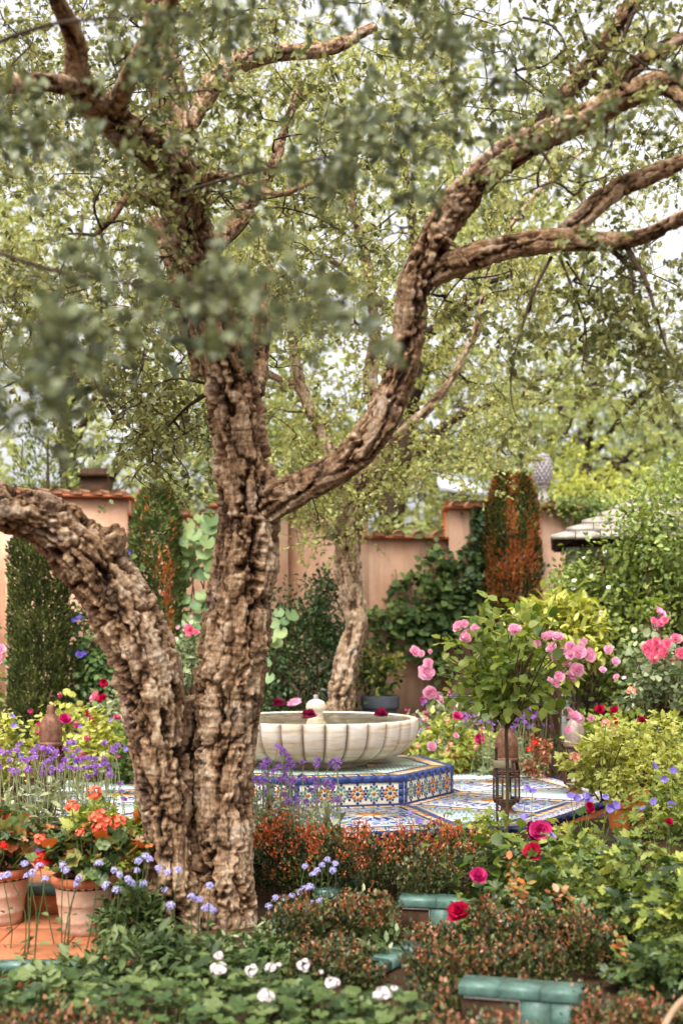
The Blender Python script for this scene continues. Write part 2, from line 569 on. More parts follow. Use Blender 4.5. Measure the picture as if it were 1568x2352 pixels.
M['blue'] = glaze('cobalt_glaze', (52, 74, 142), .35, .2)
M['navy'] = glaze('navy_glaze', (26, 36, 88), .2, .25)
M['orange_glaze'] = glaze('amber_glaze', (206, 124, 44), .25)
M['green_glaze'] = glaze('celadon_glaze', (140, 176, 160), .2)
M['sea_glaze'] = glaze('sea_green_glaze', (96, 160, 142), .2)
M['cream'] = plain('cream_glaze', (226, 216, 194), .3, .5, var=.1, scale=18)
M['teal'] = plain('teal_glaze', (98, 130, 120), .36, .45, col2=(58, 80, 70), scale=16, bump=.12, bscale=30)
M['terracotta'] = plain('terracotta', (190, 112, 74), .75, .25, col2=(158, 88, 58), scale=8, bump=.15)
M['terracotta_pale'] = plain('limed_terracotta', (206, 180, 160), .85, .2, col2=(176, 130, 104), scale=7, bump=.2)
M['terracotta_new'] = plain('orange_terracotta', (204, 122, 66), .7, .25, col2=(180, 96, 48), scale=5, bump=.1)
M['floor_tile'] = plain('terracotta_floor_tile', (184, 118, 82), .45, .4, col2=(154, 90, 58), scale=5, bump=.08)
M['stucco'] = plain('terracotta_stucco', (206, 160, 130), .9, .15, col2=(190, 138, 106), scale=1.6, bump=.12, bscale=90)
M['coping'] = plain('weathered_roof_tile', (206, 160, 128), .85, .2, col2=(150, 96, 66), scale=7, bump=.2)
M['dark_brick'] = plain('dark_brown_brick', (82, 58, 42), .85, .2, col2=(54, 38, 28), scale=14, bump=.2)
M['brick'] = plain('orange_brick', (192, 112, 66), .85, .2, col2=(160, 84, 48), scale=14, bump=.15)
M['stone'] = plain('lavender_stone', (188, 180, 184), .85, .2, col2=(138, 130, 136), scale=14, bump=.3)
M['shingle'] = plain('grey_shingle', (180, 172, 164), .85, .2, col2=(136, 126, 118), scale=9, bump=.3)
M['wood_grey'] = plain('weathered_wood', (168, 164, 158), .8, .2, col2=(132, 124, 116), scale=7, bump=.2)
M['wood_dark'] = plain('dark_wood', (62, 54, 48), .8, .2, col2=(44, 38, 34), scale=7)
M['paint_white'] = plain('white_paint', (226, 226, 226), .5, .4, var=.06)
M['slate_pot'] = plain('slate_pot', (96, 100, 108), .6, .3, col2=(74, 78, 86), scale=6)
M['rust'] = plain('rusty_metal', (138, 96, 74), .6, .4, .35, col2=(88, 56, 42), scale=20, bump=.15)
M['rust_grey'] = plain('grey_tin', (168, 150, 142), .55, .4, .35, col2=(132, 108, 96), scale=20, bump=.15)
M['frame_rust'] = plain('dark_rusty_frame', (104, 66, 50), .6, .4, .4, col2=(74, 44, 34), scale=24)
M['bamboo'] = plain('dark_stake', (66, 56, 42), .8, .2, var=.3, scale=30)
M['tag'] = plain('tan_tie', (172, 158, 132), .7, .2, var=.1)
M['zinc'] = plain('pale_zinc', (206, 210, 222), .5, .4, var=.08)


def stuccomat():
    m, nt = new_mat('terracotta_stucco')
    tc = nd(nt, 'ShaderNodeTexCoord')
    n1 = nd(nt, 'ShaderNodeTexNoise', {'Vector': tc.outputs['Object'], 'Scale': 1.3, 'Detail': 7.0, 'Roughness': .65})
    mp = nd(nt, 'ShaderNodeMapping', {'Vector': tc.outputs['Object'], 'Scale': (9, 9, .9)})
    n2 = nd(nt, 'ShaderNodeTexNoise', {'Vector': mp.outputs[0], 'Scale': 1.0, 'Detail': 6.0, 'Roughness': .7})
    c1 = ramp(nt, n1.outputs['Fac'], [(.3, lin(184, 138, 110)), (.5, lin(204, 163, 138)), (.72, lin(214, 180, 157))])
    st_ = nd(nt, 'ShaderNodeMapRange', {'Value': n2.outputs['Fac'], 'From Min': .5, 'From Max': .74, 'To Max': .65})
    c2 = nd(nt, 'ShaderNodeMix', {0: st_.outputs[0], 6: c1, 7: lin(160, 116, 88)}, data_type='RGBA')
    n3 = nd(nt, 'ShaderNodeTexNoise', {'Vector': tc.outputs['Object'], 'Scale': 60.0, 'Detail': 4.0})
    bm = nd(nt, 'ShaderNodeBump', {'Height': n3.outputs['Fac'], 'Strength': .15, 'Distance': .02})
    b = nd(nt, 'ShaderNodeBsdfPrincipled', {'Base Color': c2.outputs[2], 'Roughness': .9, 'Specular IOR Level': .15, 'Normal': bm.outputs[0]})
    finish(nt, b.outputs[0])
    return m


M['stucco'] = stuccomat()


def soilmat():
    m, nt = new_mat('soil')
    tc = nd(nt, 'ShaderNodeTexCoord')
    n1 = nd(nt, 'ShaderNodeTexNoise', {'Vector': tc.outputs['Object'], 'Scale': 3.0, 'Detail': 9.0, 'Roughness': .75})
    n2 = nd(nt, 'ShaderNodeTexNoise', {'Vector': tc.outputs['Object'], 'Scale': 45.0, 'Detail': 4.0})
    c = ramp(nt, n1.outputs['Fac'], [(.3, lin(44, 31, 22)), (.55, lin(70, 51, 36)), (.75, lin(98, 74, 54))])
    bm = nd(nt, 'ShaderNodeBump', {'Height': n2.outputs['Fac'], 'Strength': .8, 'Distance': .03})
    b = nd(nt, 'ShaderNodeBsdfPrincipled', {'Base Color': c, 'Roughness': .95, 'Specular IOR Level': .15, 'Normal': bm.outputs[0]})
    finish(nt, b.outputs[0])
    return m


def marblemat():
    m, nt = new_mat('cream_marble')
    tc = nd(nt, 'ShaderNodeTexCoord')
    mp = nd(nt, 'ShaderNodeMapping', {'Vector': tc.outputs['Object'], 'Scale': (2.2, 2.2, 22)})
    n1 = nd(nt, 'ShaderNodeTexNoise', {'Vector': mp.outputs[0], 'Scale': 1.0, 'Detail': 7.0, 'Roughness': .6, 'Distortion': .8})
    n2 = nd(nt, 'ShaderNodeTexNoise', {'Vector': tc.outputs['Object'], 'Scale': 3.0, 'Detail': 6.0, 'Roughness': .6})
    c1 = ramp(nt, n1.outputs['Fac'], [(.32, lin(190, 164, 132)), (.45, lin(216, 202, 182)), (.56, lin(230, 222, 210)), (.68, lin(204, 200, 196))])
    c2 = ramp(nt, n2.outputs['Fac'], [(.35, lin(176, 138, 92)), (.62, lin(236, 230, 220))])
    # lime and algae stains run down to the foot of the basin
    sp = nd(nt, 'ShaderNodeSeparateXYZ', {0: tc.outputs['Object']})
    lo = nd(nt, 'ShaderNodeMapRange', {'Value': sp.outputs['Z'], 'From Min': .02, 'From Max': .26, 'To Min': .85, 'To Max': .3})
    mx = nd(nt, 'ShaderNodeMix', {0: lo.outputs[0], 6: c1, 7: c2}, data_type='RGBA', blend_type='MULTIPLY')
    at = nd(nt, 'ShaderNodeAttribute', attribute_name='rnd')
    gv = nd(nt, 'ShaderNodeMath', {0: at.outputs['Fac'], 1: n2.outputs['Fac']}, operation='MULTIPLY')
    mx = nd(nt, 'ShaderNodeMix', {0: gv.outputs[0], 6: mx.outputs[2], 7: lin(112, 82, 52)}, data_type='RGBA')
    b = nd(nt, 'ShaderNodeBsdfPrincipled', {'Base Color': mx.outputs[2], 'Roughness': .38, 'Specular IOR Level': .4})
    finish(nt, b.outputs[0])
    return m


def watermat():
    m, nt = new_mat('still_water')
    tc = nd(nt, 'ShaderNodeTexCoord')
    n1 = nd(nt, 'ShaderNodeTexNoise', {'Vector': tc.outputs['Object'], 'Scale': 14.0, 'Detail': 3.0, 'Distortion': .8})
    bm = nd(nt, 'ShaderNodeBump', {'Height': n1.outputs['Fac'], 'Strength': .9, 'Distance': .03})
    g = nd(nt, 'ShaderNodeBsdfGlossy', {'Roughness': .12, 'Normal': bm.outputs[0]})
    t = nd(nt, 'ShaderNodeBsdfTransparent', {'Color': (.86, .9, .86, 1)})
    fr = nd(nt, 'ShaderNodeFresnel', {'IOR': 1.33, 'Normal': bm.outputs[0]})
    mix = nd(nt, 'ShaderNodeMixShader', {0: fr.outputs[0], 1: t.outputs[0], 2: g.outputs[0]})
    finish(nt, mix.outputs[0])
    return m


def glassmat(name, col, a=.75):
    m, nt = new_mat(name)
    g = nd(nt, 'ShaderNodeBsdfGlossy', {'Roughness': .08})
    t = nd(nt, 'ShaderNodeBsdfTransparent', {'Color': lin(*col)})
    lw = nd(nt, 'ShaderNodeLayerWeight', {'Blend': .25})
    fr = nd(nt, 'ShaderNodeMath', {0: lw.outputs['Facing'], 1: .22, 2: .03}, operation='MULTIPLY_ADD')
    mix = nd(nt, 'ShaderNodeMixShader', {0: fr.outputs[0], 1: t.outputs[0], 2: g.outputs[0]})
    finish(nt, mix.outputs[0])
    return m


def mosaicmat(name, k, stops):
    """eight-fold star lattice of small glazed pieces: sums of four cosines cut into flat colours"""
    m, nt = new_mat(name)
    tc = nd(nt, 'ShaderNodeTexCoord')
    sp = nd(nt, 'ShaderNodeSeparateXYZ', {0: tc.outputs['Object']})
    x, y = sp.outputs['X'], sp.outputs['Y']
    tot = None
    for a in range(4):
        ca, sa = math.cos(a * PI / 4) * k, math.sin(a * PI / 4) * k
        u = nd(nt, 'ShaderNodeMath', {0: x, 1: ca}, operation='MULTIPLY')
        v = nd(nt, 'ShaderNodeMath', {0: y, 1: sa, 2: u.outputs[0]}, operation='MULTIPLY_ADD')
        c = nd(nt, 'ShaderNodeMath', {0: v.outputs[0]}, operation='COSINE')
        tot = c.outputs[0] if tot is None else nd(nt, 'ShaderNodeMath', {0: tot, 1: c.outputs[0]}, operation='ADD').outputs[0]
    fac = nd(nt, 'ShaderNodeMapRange', {'Value': tot, 'From Min': -2.6, 'From Max': 4.0})
    col = ramp(nt, fac.outputs[0], stops, 'CONSTANT')
    b = nd(nt, 'ShaderNodeBsdfPrincipled', {'Base Color': col, 'Roughness': .25, 'Specular IOR Level': .5})
    finish(nt, b.outputs[0])
    return m


def chevronmat(name, ca, cb, kx, ky):
    m, nt = new_mat(name)
    tc = nd(nt, 'ShaderNodeTexCoord')
    sp = nd(nt, 'ShaderNodeSeparateXYZ', {0: tc.outputs['Object']})
    px = nd(nt, 'ShaderNodeMath', {0: sp.outputs['X'], 1: 1 / kx}, operation='PINGPONG')
    s = nd(nt, 'ShaderNodeMath', {0: sp.outputs['Y'], 1: px.outputs[0]}, operation='ADD')
    f = nd(nt, 'ShaderNodeMath', {0: s.outputs[0], 1: ky}, operation='MULTIPLY')
    fr = nd(nt, 'ShaderNodeMath', {0: f.outputs[0]}, operation='FRACT')
    col = ramp(nt, fr.outputs[0], [(0, lin(*ca)), (.5, lin(*cb))], 'CONSTANT')
    b = nd(nt, 'ShaderNodeBsdfPrincipled', {'Base Color': col, 'Roughness': .25, 'Specular IOR Level': .5})
    finish(nt, b.outputs[0])
    return m


def dashmat(name, k, stops, axis='X'):
    m, nt = new_mat(name)
    tc = nd(nt, 'ShaderNodeTexCoord')
    sp = nd(nt, 'ShaderNodeSeparateXYZ', {0: tc.outputs['Object']})
    f = nd(nt, 'ShaderNodeMath', {0: sp.outputs[axis], 1: k}, operation='MULTIPLY')
    fr = nd(nt, 'ShaderNodeMath', {0: f.outputs[0]}, operation='FRACT')
    col = ramp(nt, fr.outputs[0], stops, 'CONSTANT')
    b = nd(nt, 'ShaderNodeBsdfPrincipled', {'Base Color': col, 'Roughness': .25, 'Specular IOR Level': .5})
    finish(nt, b.outputs[0])
    return m


WHT, BLU, GRN, ORG, BLK = (206, 206, 213), (58, 78, 160), (140, 182, 168), (214, 146, 84), (40, 36, 44)
M['soil'], M['marble'], M['water'] = soilmat(), marblemat(), watermat()
M['mosaic'] = mosaicmat('star_mosaic', 62, [(0, lin(*BLU)), (.24, lin(*WHT)), (.36, lin(*GRN)), (.46, lin(*BLU)), (.52, lin(*WHT)), (.58, lin(*ORG)), (.67, lin(*WHT)), (.76, lin(*BLU))])
M['mosaic_edge'] = mosaicmat('border_mosaic', 90, [(0, lin(*ORG)), (.16, lin(*WHT)), (.38, lin(*WHT)), (.44, lin(*BLU)), (.58, lin(*WHT)), (.72, lin(*BLU))])
M['chevron'] = chevronmat('chevron_mosaic', (214, 220, 222), (124, 162, 166), 16, 22)
M['chevron_top'] = chevronmat('dark_chevron_mosaic', (206, 214, 204), (92, 132, 116), 18, 28)
M['gold_dash'] = dashmat('gold_border', 9, [(0, lin(224, 172, 100)), (.62, lin(*WHT)), (.72, lin(*BLK)), (.92, lin(*WHT))])
M['gold_dash_y'] = dashmat('gold_border_across', 9, [(0, lin(224, 172, 100)), (.62, lin(*WHT)), (.72, lin(*BLK)), (.92, lin(*WHT))], 'Y')
M['glass'] = glassmat('clear_glass', (225, 232, 228))
M['glass_red'] = glassmat('red_glass', (196, 40, 40))
M['glass_green'] = glassmat('green_glass', (60, 150, 120))
M['glass_amber'] = glassmat('amber_glass', (226, 130, 60))

# ------------------------------------------------------------------ ground
OC = np.array([-0.2, 10.74])


def gz(x, y):
    """height of the soil"""
    z = 0.26 * np.clip((y - 8.0) / 0.45, 0, 1)
    low = np.clip((6.55 - y) / .06, 0, 1) * np.clip((-1.02 - x) / .06, 0, 1)
    z = z - .15 * low
    r = np.hypot(x - OC[0], y - OC[1])
    z = np.where((x < -.7) & (y > 6.5) & (y < 8.45), np.minimum(z, np.where(x < -1.0, -.08, z)), z)
    z = np.where((r < 2.3), np.minimum(z, .08), z)
    return z


xs = np.concatenate([[-400, -120, -40, -16, -9], np.linspace(-6, 6, 121), [9, 16, 40, 120, 400]])
ys = np.concatenate([[-20, -4, 0, 2], np.linspace(3, 18, 151), [22, 30, 50, 120, 420]])
X, Y = np.meshgrid(xs, ys)
Z = gz(X, Y)
near = (np.abs(X) < 5.5) & (Y > 3.2) & (Y < 17)
Z = Z + near * .02 * pn(np.c_[X.ravel() * 3, Y.ravel() * 3, 0 * X.ravel()]).reshape(X.shape)
g = Geo()
nx = len(xs)
ii, jj = np.meshgrid(np.arange(len(ys) - 1), np.arange(nx - 1), indexing='ij')
q = np.stack([ii * nx + jj, ii * nx + jj + 1, (ii + 1) * nx + jj + 1, (ii + 1) * nx + jj], -1).reshape(-1, 4)
g.add(np.c_[X.ravel(), Y.ravel(), Z.ravel()], [q])
g.obj('ground', M['soil'], smooth=True, kind='structure')

# ------------------------------------------------------------------ tiled floor round the fountain
T8 = math.tan(PI / 8)
FR = R(15)
floor = put('tiled_floor', None, kind='structure', loc=(OC[0], OC[1], 0), rot=(0, 0, FR))
AO, AI, ZF = 2.2, .99, .30


def octa(a):
    r = a / math.cos(PI / 8)
    return np.array([(r * math.cos(PI / 8 + k * PI / 4), r * math.sin(PI / 8 + k * PI / 4)) for k in range(8)])


prism(Geo(), octa(AO - .012), .02, ZF - .006).obj('bedding', M['cream'], floor)
prism(Geo(), octa(AO - .004), .02, ZF - .05).obj('riser', M['brick'], floor)


def plate(name, poly, z, mat, parent, ang=0.0, th=.004, loc=None):
    g = Geo()
    prism(g, poly, z - th, z)
    return put(name, g.mesh(name, M[mat] if isinstance(mat, str) else mat), parent, rot=(0, 0, ang), loc=loc)


HW = AI * T8
for k in range(8):
    a = k * PI / 4
    # one rectangle before each side of the platform
    w0 = HW - .045
    y0, y1 = -AI - .01, -AO + .2
    for s in (-1, 1):
        plate('gold_strip', [(s * HW, y0), (s * w0, y0), (s * w0, y1), (s * HW, y1)][::-s], ZF, 'gold_dash_y', floor, a)
    plate('gold_strip', [(-HW - .08, y1 - .045), (HW + .08, y1 - .045), (HW, y1 - .002), (-HW, y1 - .002)], ZF, 'gold_dash', floor, a)
    plate('gold_strip', [(-w0, y0 - .045), (w0, y0 - .045), (w0, y0), (-w0, y0)], ZF + .001, 'gold_dash', floor, a)
    b0, b1 = y0 - .05, y1 + .005
    w1 = w0 - .004
    plate('blue_frame', [(-w1, b1), (w1, b1), (w1, b0), (-w1, b0)], ZF, 'blue', floor, a)
    w2 = w1 - .04
    plate('white_frame', [(-w2, b1 + .04), (w2, b1 + .04), (w2, b0 - .04), (-w2, b0 - .04)], ZF + .004, 'cream', floor, a)
    w3 = w2 - .02
    plate('mosaic_panel', [(-w3, b1 + .06), (w3, b1 + .06), (w3, b0 - .06), (-w3, b0 - .06)], ZF + .008, 'mosaic', floor, a)
    cy = (b0 + b1) / 2
    # a sixteen-point star in the middle of the panel
    star = [((.25 if j % 2 == 0 else .11) * math.cos(j * PI / 16 * 1.0), (.25 if j % 2 == 0 else .11) * math.sin(j * PI / 16)) for j in range(32)]
    plate('star', star, ZF + .012, 'blue', floor, a, loc=None).location = (-cy * math.sin(a), cy * math.cos(a), 0)
    st2 = [((.2 if j % 2 == 0 else .08) * math.cos((j + 1) * PI / 16), (.2 if j % 2 == 0 else .08) * math.sin((j + 1) * PI / 16)) for j in range(32)]
    plate('star', st2, ZF + .016, 'cream', floor, a).location = (-cy * math.sin(a), cy * math.cos(a), 0)
    st3 = [((.11 if j % 2 == 0 else .05) * math.cos(j * PI / 8), (.11 if j % 2 == 0 else .05) * math.sin(j * PI / 8)) for j in range(16)]
    plate('star', st3, ZF + .02, 'orange_glaze', floor, a).location = (-cy * math.sin(a), cy * math.cos(a), 0)
    # border along the outer edge
    yb0, yb1 = -AO + .045, -AO + .15
    plate('border_mosaic', [(yb0 * T8, yb0), (-yb0 * T8, yb0), (-yb1 * T8, yb1), (yb1 * T8, yb1)], ZF, 'mosaic_edge', floor, a)
    # dark blue nosing tiles
    n = 12
    e0, e1 = -AO * T8, AO * T8
    for j in range(n):
        xa, xb = e0 + (e1 - e0) * j / n + .002, e0 + (e1 - e0) * (j + 1) / n - .002
        gg = Geo()
        box(gg, (xa, -AO - .006, ZF - .045), (xb, -AO + .042, ZF + .002), bev=.004)
        gg.obj('nosing_tile', M['navy'], floor).rotation_euler = (0, 0, a)
    # wedge between two rectangles
    b = a + PI / 8 + PI / 2 + PI
    r0 = AI / math.cos(PI / 8) + .01
    L = 1.02
    da = PI / 8
    v = np.array([0., 0.])
    ap = np.array([r0, 0.])
    e1_ = np.array([math.cos(da), math.sin(da)])
    e2_ = np.array([math.cos(da), -math.sin(da)])
    LL = (AO - .2 - AI)
    tipx = (AO - .2) / math.cos(PI / 8)
    for nm, ins, mt, zz in (('blue_frame', .0, 'blue', 0), ('white_frame', .05, 'cream', .004), ('chevron_panel', .075, 'chevron', .008)):
        sh = ins / math.sin(da)
        l2 = LL - ins - ins * 1.4
        t2 = tipx - ins * 1.15
        pa = ap + (sh, 0)
        P_ = [pa, pa + e2_ * (l2 - .15 * ins), (t2, 0), pa + e1_ * (l2 - .15 * ins)]
        plate(nm, P_, ZF + zz, mt, floor, b)

# ------------------------------------------------------------------ fountain platform
plat = thing('fountain_platform', 'low octagonal platform clad in blue, amber and green star mosaic under the marble basin', 'platform', (OC[0], OC[1], ZF), FR)
ZP = .215
prism(Geo(), octa(AI), -.02, ZP - .004).obj('core', M['cream'], plat)
prism(Geo(), octa(AI + .012), -.02, .014).obj('plinth', M['navy'], plat)
BAND = .05


def piece(name, poly, mat, th=.004):
    g = Geo()
    prism(g, poly, 0, th, inset=.06)
    return g.mesh(name, M[mat])


pet = [(.019, 0), (.034, -.0125), (.045, -.0105), (.0525, 0), (.045, .0105), (.034, .0125)]
rh = [(.042, 0), (.052, -.010), (.066, 0), (.052, .010)]
st8 = [((.0175 if j % 2 == 0 else .011) * math.cos(j * PI / 8), (.0175 if j % 2 == 0 else .011) * math.sin(j * PI / 8)) for j in range(16)]
hx = [(.0115 * math.cos(j * PI / 3), .0115 * math.sin(j * PI / 3)) for j in range(6)]
PM = {'petal_o': piece('petal_tile', pet, 'orange_glaze'), 'petal_g': piece('petal_tile', pet, 'green_glaze'), 'petal_s': piece('petal_tile', pet, 'sea_glaze'),
      'star_b': piece('star_tile', st8, 'blue'), 'star_o': piece('star_tile', st8, 'orange_glaze'), 'rh': piece('kite_tile', rh, 'blue'), 'hx': piece('hexagon_tile', hx, 'blue'), 'hg': piece('hexagon_tile', hx, 'sea_glaze')}
PH = ZP - BAND - .016
vc = .015 + PH / 2
FL = 2 * HW - .09
NM = 6
pitch = FL / NM
for k in range(8):
    a = k * PI / 4
    ca, sa = math.cos(a), math.sin(a)

    def on_face(u, v, out=AI):
        return (u * ca + out * sa, u * sa - out * ca, v)
    single = k in (0, 1)
    rest = Geo()

    def lay(me, u, v, ang):
        if single:
            put(me.name.split('.')[0], me, plat, loc=on_face(u, v), rot=(Matrix.Rotation(a, 3, 'Z') @ Matrix.Rotation(R(90), 3, 'X') @ Matrix.Rotation(ang, 3, 'Z')).to_euler())
        else:
            V = np.array([vv.co for vv in me.vertices])
            Mx = np.array(Matrix.Rotation(a, 3, 'Z') @ Matrix.Rotation(R(90), 3, 'X') @ Matrix.Rotation(ang, 3, 'Z'))
            V = V @ Mx.T + np.array(on_face(u, v))
            mi = [M['orange_glaze'], M['green_glaze'], M['sea_glaze'], M['blue'], M['cream']].index(me.materials[0])
            byk = {}
            for p_ in me.polygons:
                byk.setdefault(len(p_.vertices), []).append(list(p_.vertices))
            rest.add(V, [np.array(f) for f in byk.values()], mi)
    for i in range(NM):
        u = (i - (NM - 1) / 2) * pitch
        om = i % 2 == 1
        sc_ = 1.0
        for j in range(8):
            lay(PM['petal_o'] if om else (PM['petal_g'] if j % 2 else PM['petal_s']), u, vc, j * PI / 4)
            if j % 2 == 0 or True:
                lay(PM['rh'], u, vc, j * PI / 4 + PI / 8)
        lay(PM['star_b'] if om else PM['star_o'], u, vc, 0)
        for v in (-.066, .066):
            lay(PM['hx'], u, vc + v, 0)
        lay(PM['hx'], u + pitch / 2 if i < NM - 1 else u - pitch * (NM - .5), vc, PI / 6)
    for i in range(NM + 1):
        u = (i - NM / 2) * pitch
        for v in (-.04, .04):
            if abs(u) < FL / 2 - .01:
                lay(PM['hx'], u, vc + v, PI / 6)
    if rest.n:
        o = rest.obj('mosaic_facing', [M['orange_glaze'], M['green_glaze'], M['sea_glaze'], M['blue'], M['cream']], plat, kind='stuff')
    # edge tiles and corner tiles
    n = 8
    for j in range(n):
        xa, xb = -HW + 2 * HW * j / n + .0015, -HW + 2 * HW * (j + 1) / n - .0015
        gg = Geo()
        box(gg, (xa, -AI - .010, ZP - BAND), (xb, -AI + .05, ZP), bev=.005)
        gg.obj('edge_tile', M['blue'], plat).rotation_euler = (0, 0, a)
    for s in (-1, 1):
        for j in range(3):
            h = (ZP - BAND - .016) / 3
            gg = Geo()
            x_ = sorted((s * (HW - .003), s * (HW - .042)))
            box(gg, (x_[0], -AI - .006, .016 + h * j), (x_[1], -AI + .01, .014 + h * (j + 1)), bev=.003)
            gg.obj('corner_tile', M['blue'], plat).rotation_euler = (0, 0, a)
    for nm, o_, i_, mt in (('gold_border', AI - .052, AI - .15, 'gold_dash'), ('blue_border', AI - .152, AI - .185, 'blue'), ('chevron_panel', AI - .187, .3, 'chevron_top')):
        plate(nm, [(-o_ * T8, -o_), (o_ * T8, -o_), (i_ * T8, -i_), (-i_ * T8, -i_)], ZP - .001, mt, plat, a)

# ------------------------------------------------------------------ marble basin
ZB = ZF + ZP
bas = thing('fountain_basin', 'round scalloped cream marble fountain basin with a white knob in its water', 'fountain', (OC[0], OC[1], ZB), R(3))
NL = 29
prof = [(.40, .0), (.42, .035), (.41, .045), (.55, .052), (.665, .085), (.735, .135), (.775, .19), (.795, .25), (.802, .30), (.802, .345), (.795, .358), (.776, .362), (.755, .358), (.745, .34), (.70, .25), (.5, .2), (.02, .19)]
amp = [0, 0, 0, .07, .085, .085, .082, .078, .07, .06, .045, .03, .012, .005, 0, 0, 0]


def lob(a, k):
    t = np.abs(((a / (2 * PI) * NL) % 1.0) - .5) * 2
    return 1 - amp[k] * (.35 * t ** 2.5 + .65 * t ** 9)


g = lathe(Geo(), prof, NL * 16, 0, lob)
ga = np.abs(((np.arange(NL * 16) / 16) % 1.0) - .5) * 2
# dirt in the flutes, with shade painted into the creases so lobes stand out
g.A[0] = np.concatenate([ga ** 10 * (1.5 if 2 < k < 11 else 0) for k in range(len(prof))])
g.obj('bowl', M['marble'], bas, smooth=True)
g = Geo()
th = np.arange(64) / 64 * 2 * PI
prism(g, np.c_[.752 * np.cos(th), .752 * np.sin(th)], .350, .3535)
g.obj('water', M['water'], bas)
fin = lathe(Geo(), [(.085, .2), (.075, .33), (.066, .35), (.056, .37), (.056, .40), (.062, .412), (.076, .422), (.081, .44), (.076, .468), (.058, .49), (.03, .502), (.015, .505)], 32, 0, rnd=0.0).obj('finial', M['marble'], bas, smooth=True)
g = Geo()
lathe(g, [(.018, .5), (.024, .512), (.016, .524), (.022, .536), (.0, .542)], 9, 0, lambda a, k: 1 + .15 * np.cos(3 * a + k))
g.obj('spout', M['stone'], fin)

# ------------------------------------------------------------------ terracotta steps with teal edges on the left
st = thing('terracotta_steps', 'two terracotta tiled garden steps edged with teal glazed tiles beside the cork oak', 'steps')
tile_me = None


def slab(x0, x1, y0, y1, z0, z1, nx_, ny_):
    g = Geo()
    box(g, (x0, y0 + .03, z0), (x1, y1, z1 - .012))
    g.obj('riser', M['brick'], st)
    for i in range(nx_):
        for j in range(ny_):
            gg = Geo()
            xa, xb = x0 + (x1 - x0) * i / nx_, x0 + (x1 - x0) * (i + 1) / nx_
            ya, yb = y0 + .05 + (y1 - y0 - .05) * j / ny_, y0 + .05 + (y1 - y0 - .05) * (j + 1) / ny_
            dz = rng.normal() * .0015
            box(gg, (xa + .004, ya + .004, z1 - .02), (xb - .004, yb - .004, z1 + dz), bev=.004)
            gg.obj('floor_tile', M['floor_tile'], st)
    n = int((x1 - x0) / .2)
    for i in range(n):
        xa, xb = x0 + (x1 - x0) * i / n + .002, x0 + (x1 - x0) * (i + 1) / n - .002
        gg = Geo()
        pts = [(y0 + .046, z1 - .06), (y0 + .02, z1 - .06), (y0, z1 - .045), (y0 - .006, z1 - .02), (y0 + .004, z1 - .002), (y0 + .046, z1 + .004)]
        V = [(xx, y, z) for xx in (xa, xb) for (y, z) in pts]
        gg.add(V, [np.array([[j, (j + 1) % 6, 6 + (j + 1) % 6, 6 + j] for j in range(6)]), np.array([[5, 4, 3, 2, 1, 0], [6, 7, 8, 9, 10, 11]])])
        gg.obj('edge_tile', M['teal'], st)


slab(-4.2, -1.02, 6.48, 7.56, -.2, .0, 9, 3)
slab(-4.2, -.75, 7.56, 8.5, -.05, .16, 10, 3)

# ------------------------------------------------------------------ low planter walls with teal tiles
def planter_wall(p0, p1, z0, z1, label, th=.13, end=True, tw=.17):
    p0, p1 = np.asarray(p0, float), np.asarray(p1, float)
    L = np.linalg.norm(p1 - p0)
    ang = math.atan2(p1[1] - p0[1], p1[0] - p0[0])
    t = thing('planter_wall', label, 'low wall', (p0[0], p0[1], 0), ang, 'teal tiled planter walls')
    g = Geo()
    box(g, (.01, .012, z0), (L - .01, th - .006, z1 - .012))
    g.obj('core', M['dark_brick'], t)
    n = max(1, round(L / tw))
    for i in range(n):
        xa, xb = L * i / n + .0012, L * (i + 1) / n - .0012
        gg = Geo()
        pts = [(th + .004, z1 - .048), (-.004, z1 - .048), (-.006, z1 - .044), (-.006, z1 - .014), (-.002, z1 - .004), (.01, z1 + .001), (th - .006, z1 + .004), (th + .006, z1 - .01)]
        k = len(pts)
        V = [(xx, y, z) for xx in (xa, xb) for (y, z) in pts]
        gg.add(V, [np.array([[j, k + j, k + (j + 1) % k, (j + 1) % k] for j in range(k)]), np.array([list(range(k)), list(range(2 * k - 1, k - 1, -1))])])
        gg.obj('cap_tile', M['teal'], t, smooth=False)
    if end:
        # tall end tiles
        m = 2
        for j in range(m):
            gg = Geo()
            x0_ = L - .24 + .12 * j
            box(gg, (x0_ + .0015, .003, z0), (x0_ + .1185, .016, z1 - .05), bev=.003)
            gg.obj('end_tile', M['teal'], t)
        gg = Geo()
        box(gg, (L - .012, .004, z0), (L + .003, th - .002, z1 - .05), bev=.003)
        gg.obj('end_tile', M['teal'], t)
        gg = Geo()
        box(gg, (L - .245, .001, z0), (L - .243, .012, z1 - .05))
        box(gg, (.02, .001, z1 - .06), (L - .245, .012, z1 - .05))
        gg.obj('panel_trim', M['wood_grey'], t)
    return t


planter_wall((.30, 7.22), (.70, 7.14), -.05, .16, 'teal tiled wall corner below the red and magenta roses')
planter_wall((.47, 5.50), (.94, 5.36), -.1, .16, 'large teal tiled wall end nearest the bottom of the garden bed')
planter_wall((.14, 6.12), (.40, 6.62), -.1, .06, 'slanting teal tiled wall strip between two red tipped hedges', th=.1, end=False)
planter_wall((-.12, 7.62), (.02, 7.70), -.05, .12, 'short teal tiled wall corner peeking out behind the lilac flower stems', th=.1, end=False)
planter_wall((.05, 7.72), (.22, 7.95), -.05, .16, 'small teal tiled wall scrap under the orange tipped hedge before the mosaic floor', th=.1, end=False)

# ------------------------------------------------------------------ garden wall
wall = thing('garden_wall', 'long terracotta coloured stucco garden wall with pillars and clay tile coping', 'wall')


def wy(x):
    return 15.2 + .26 * x


WZ = .2


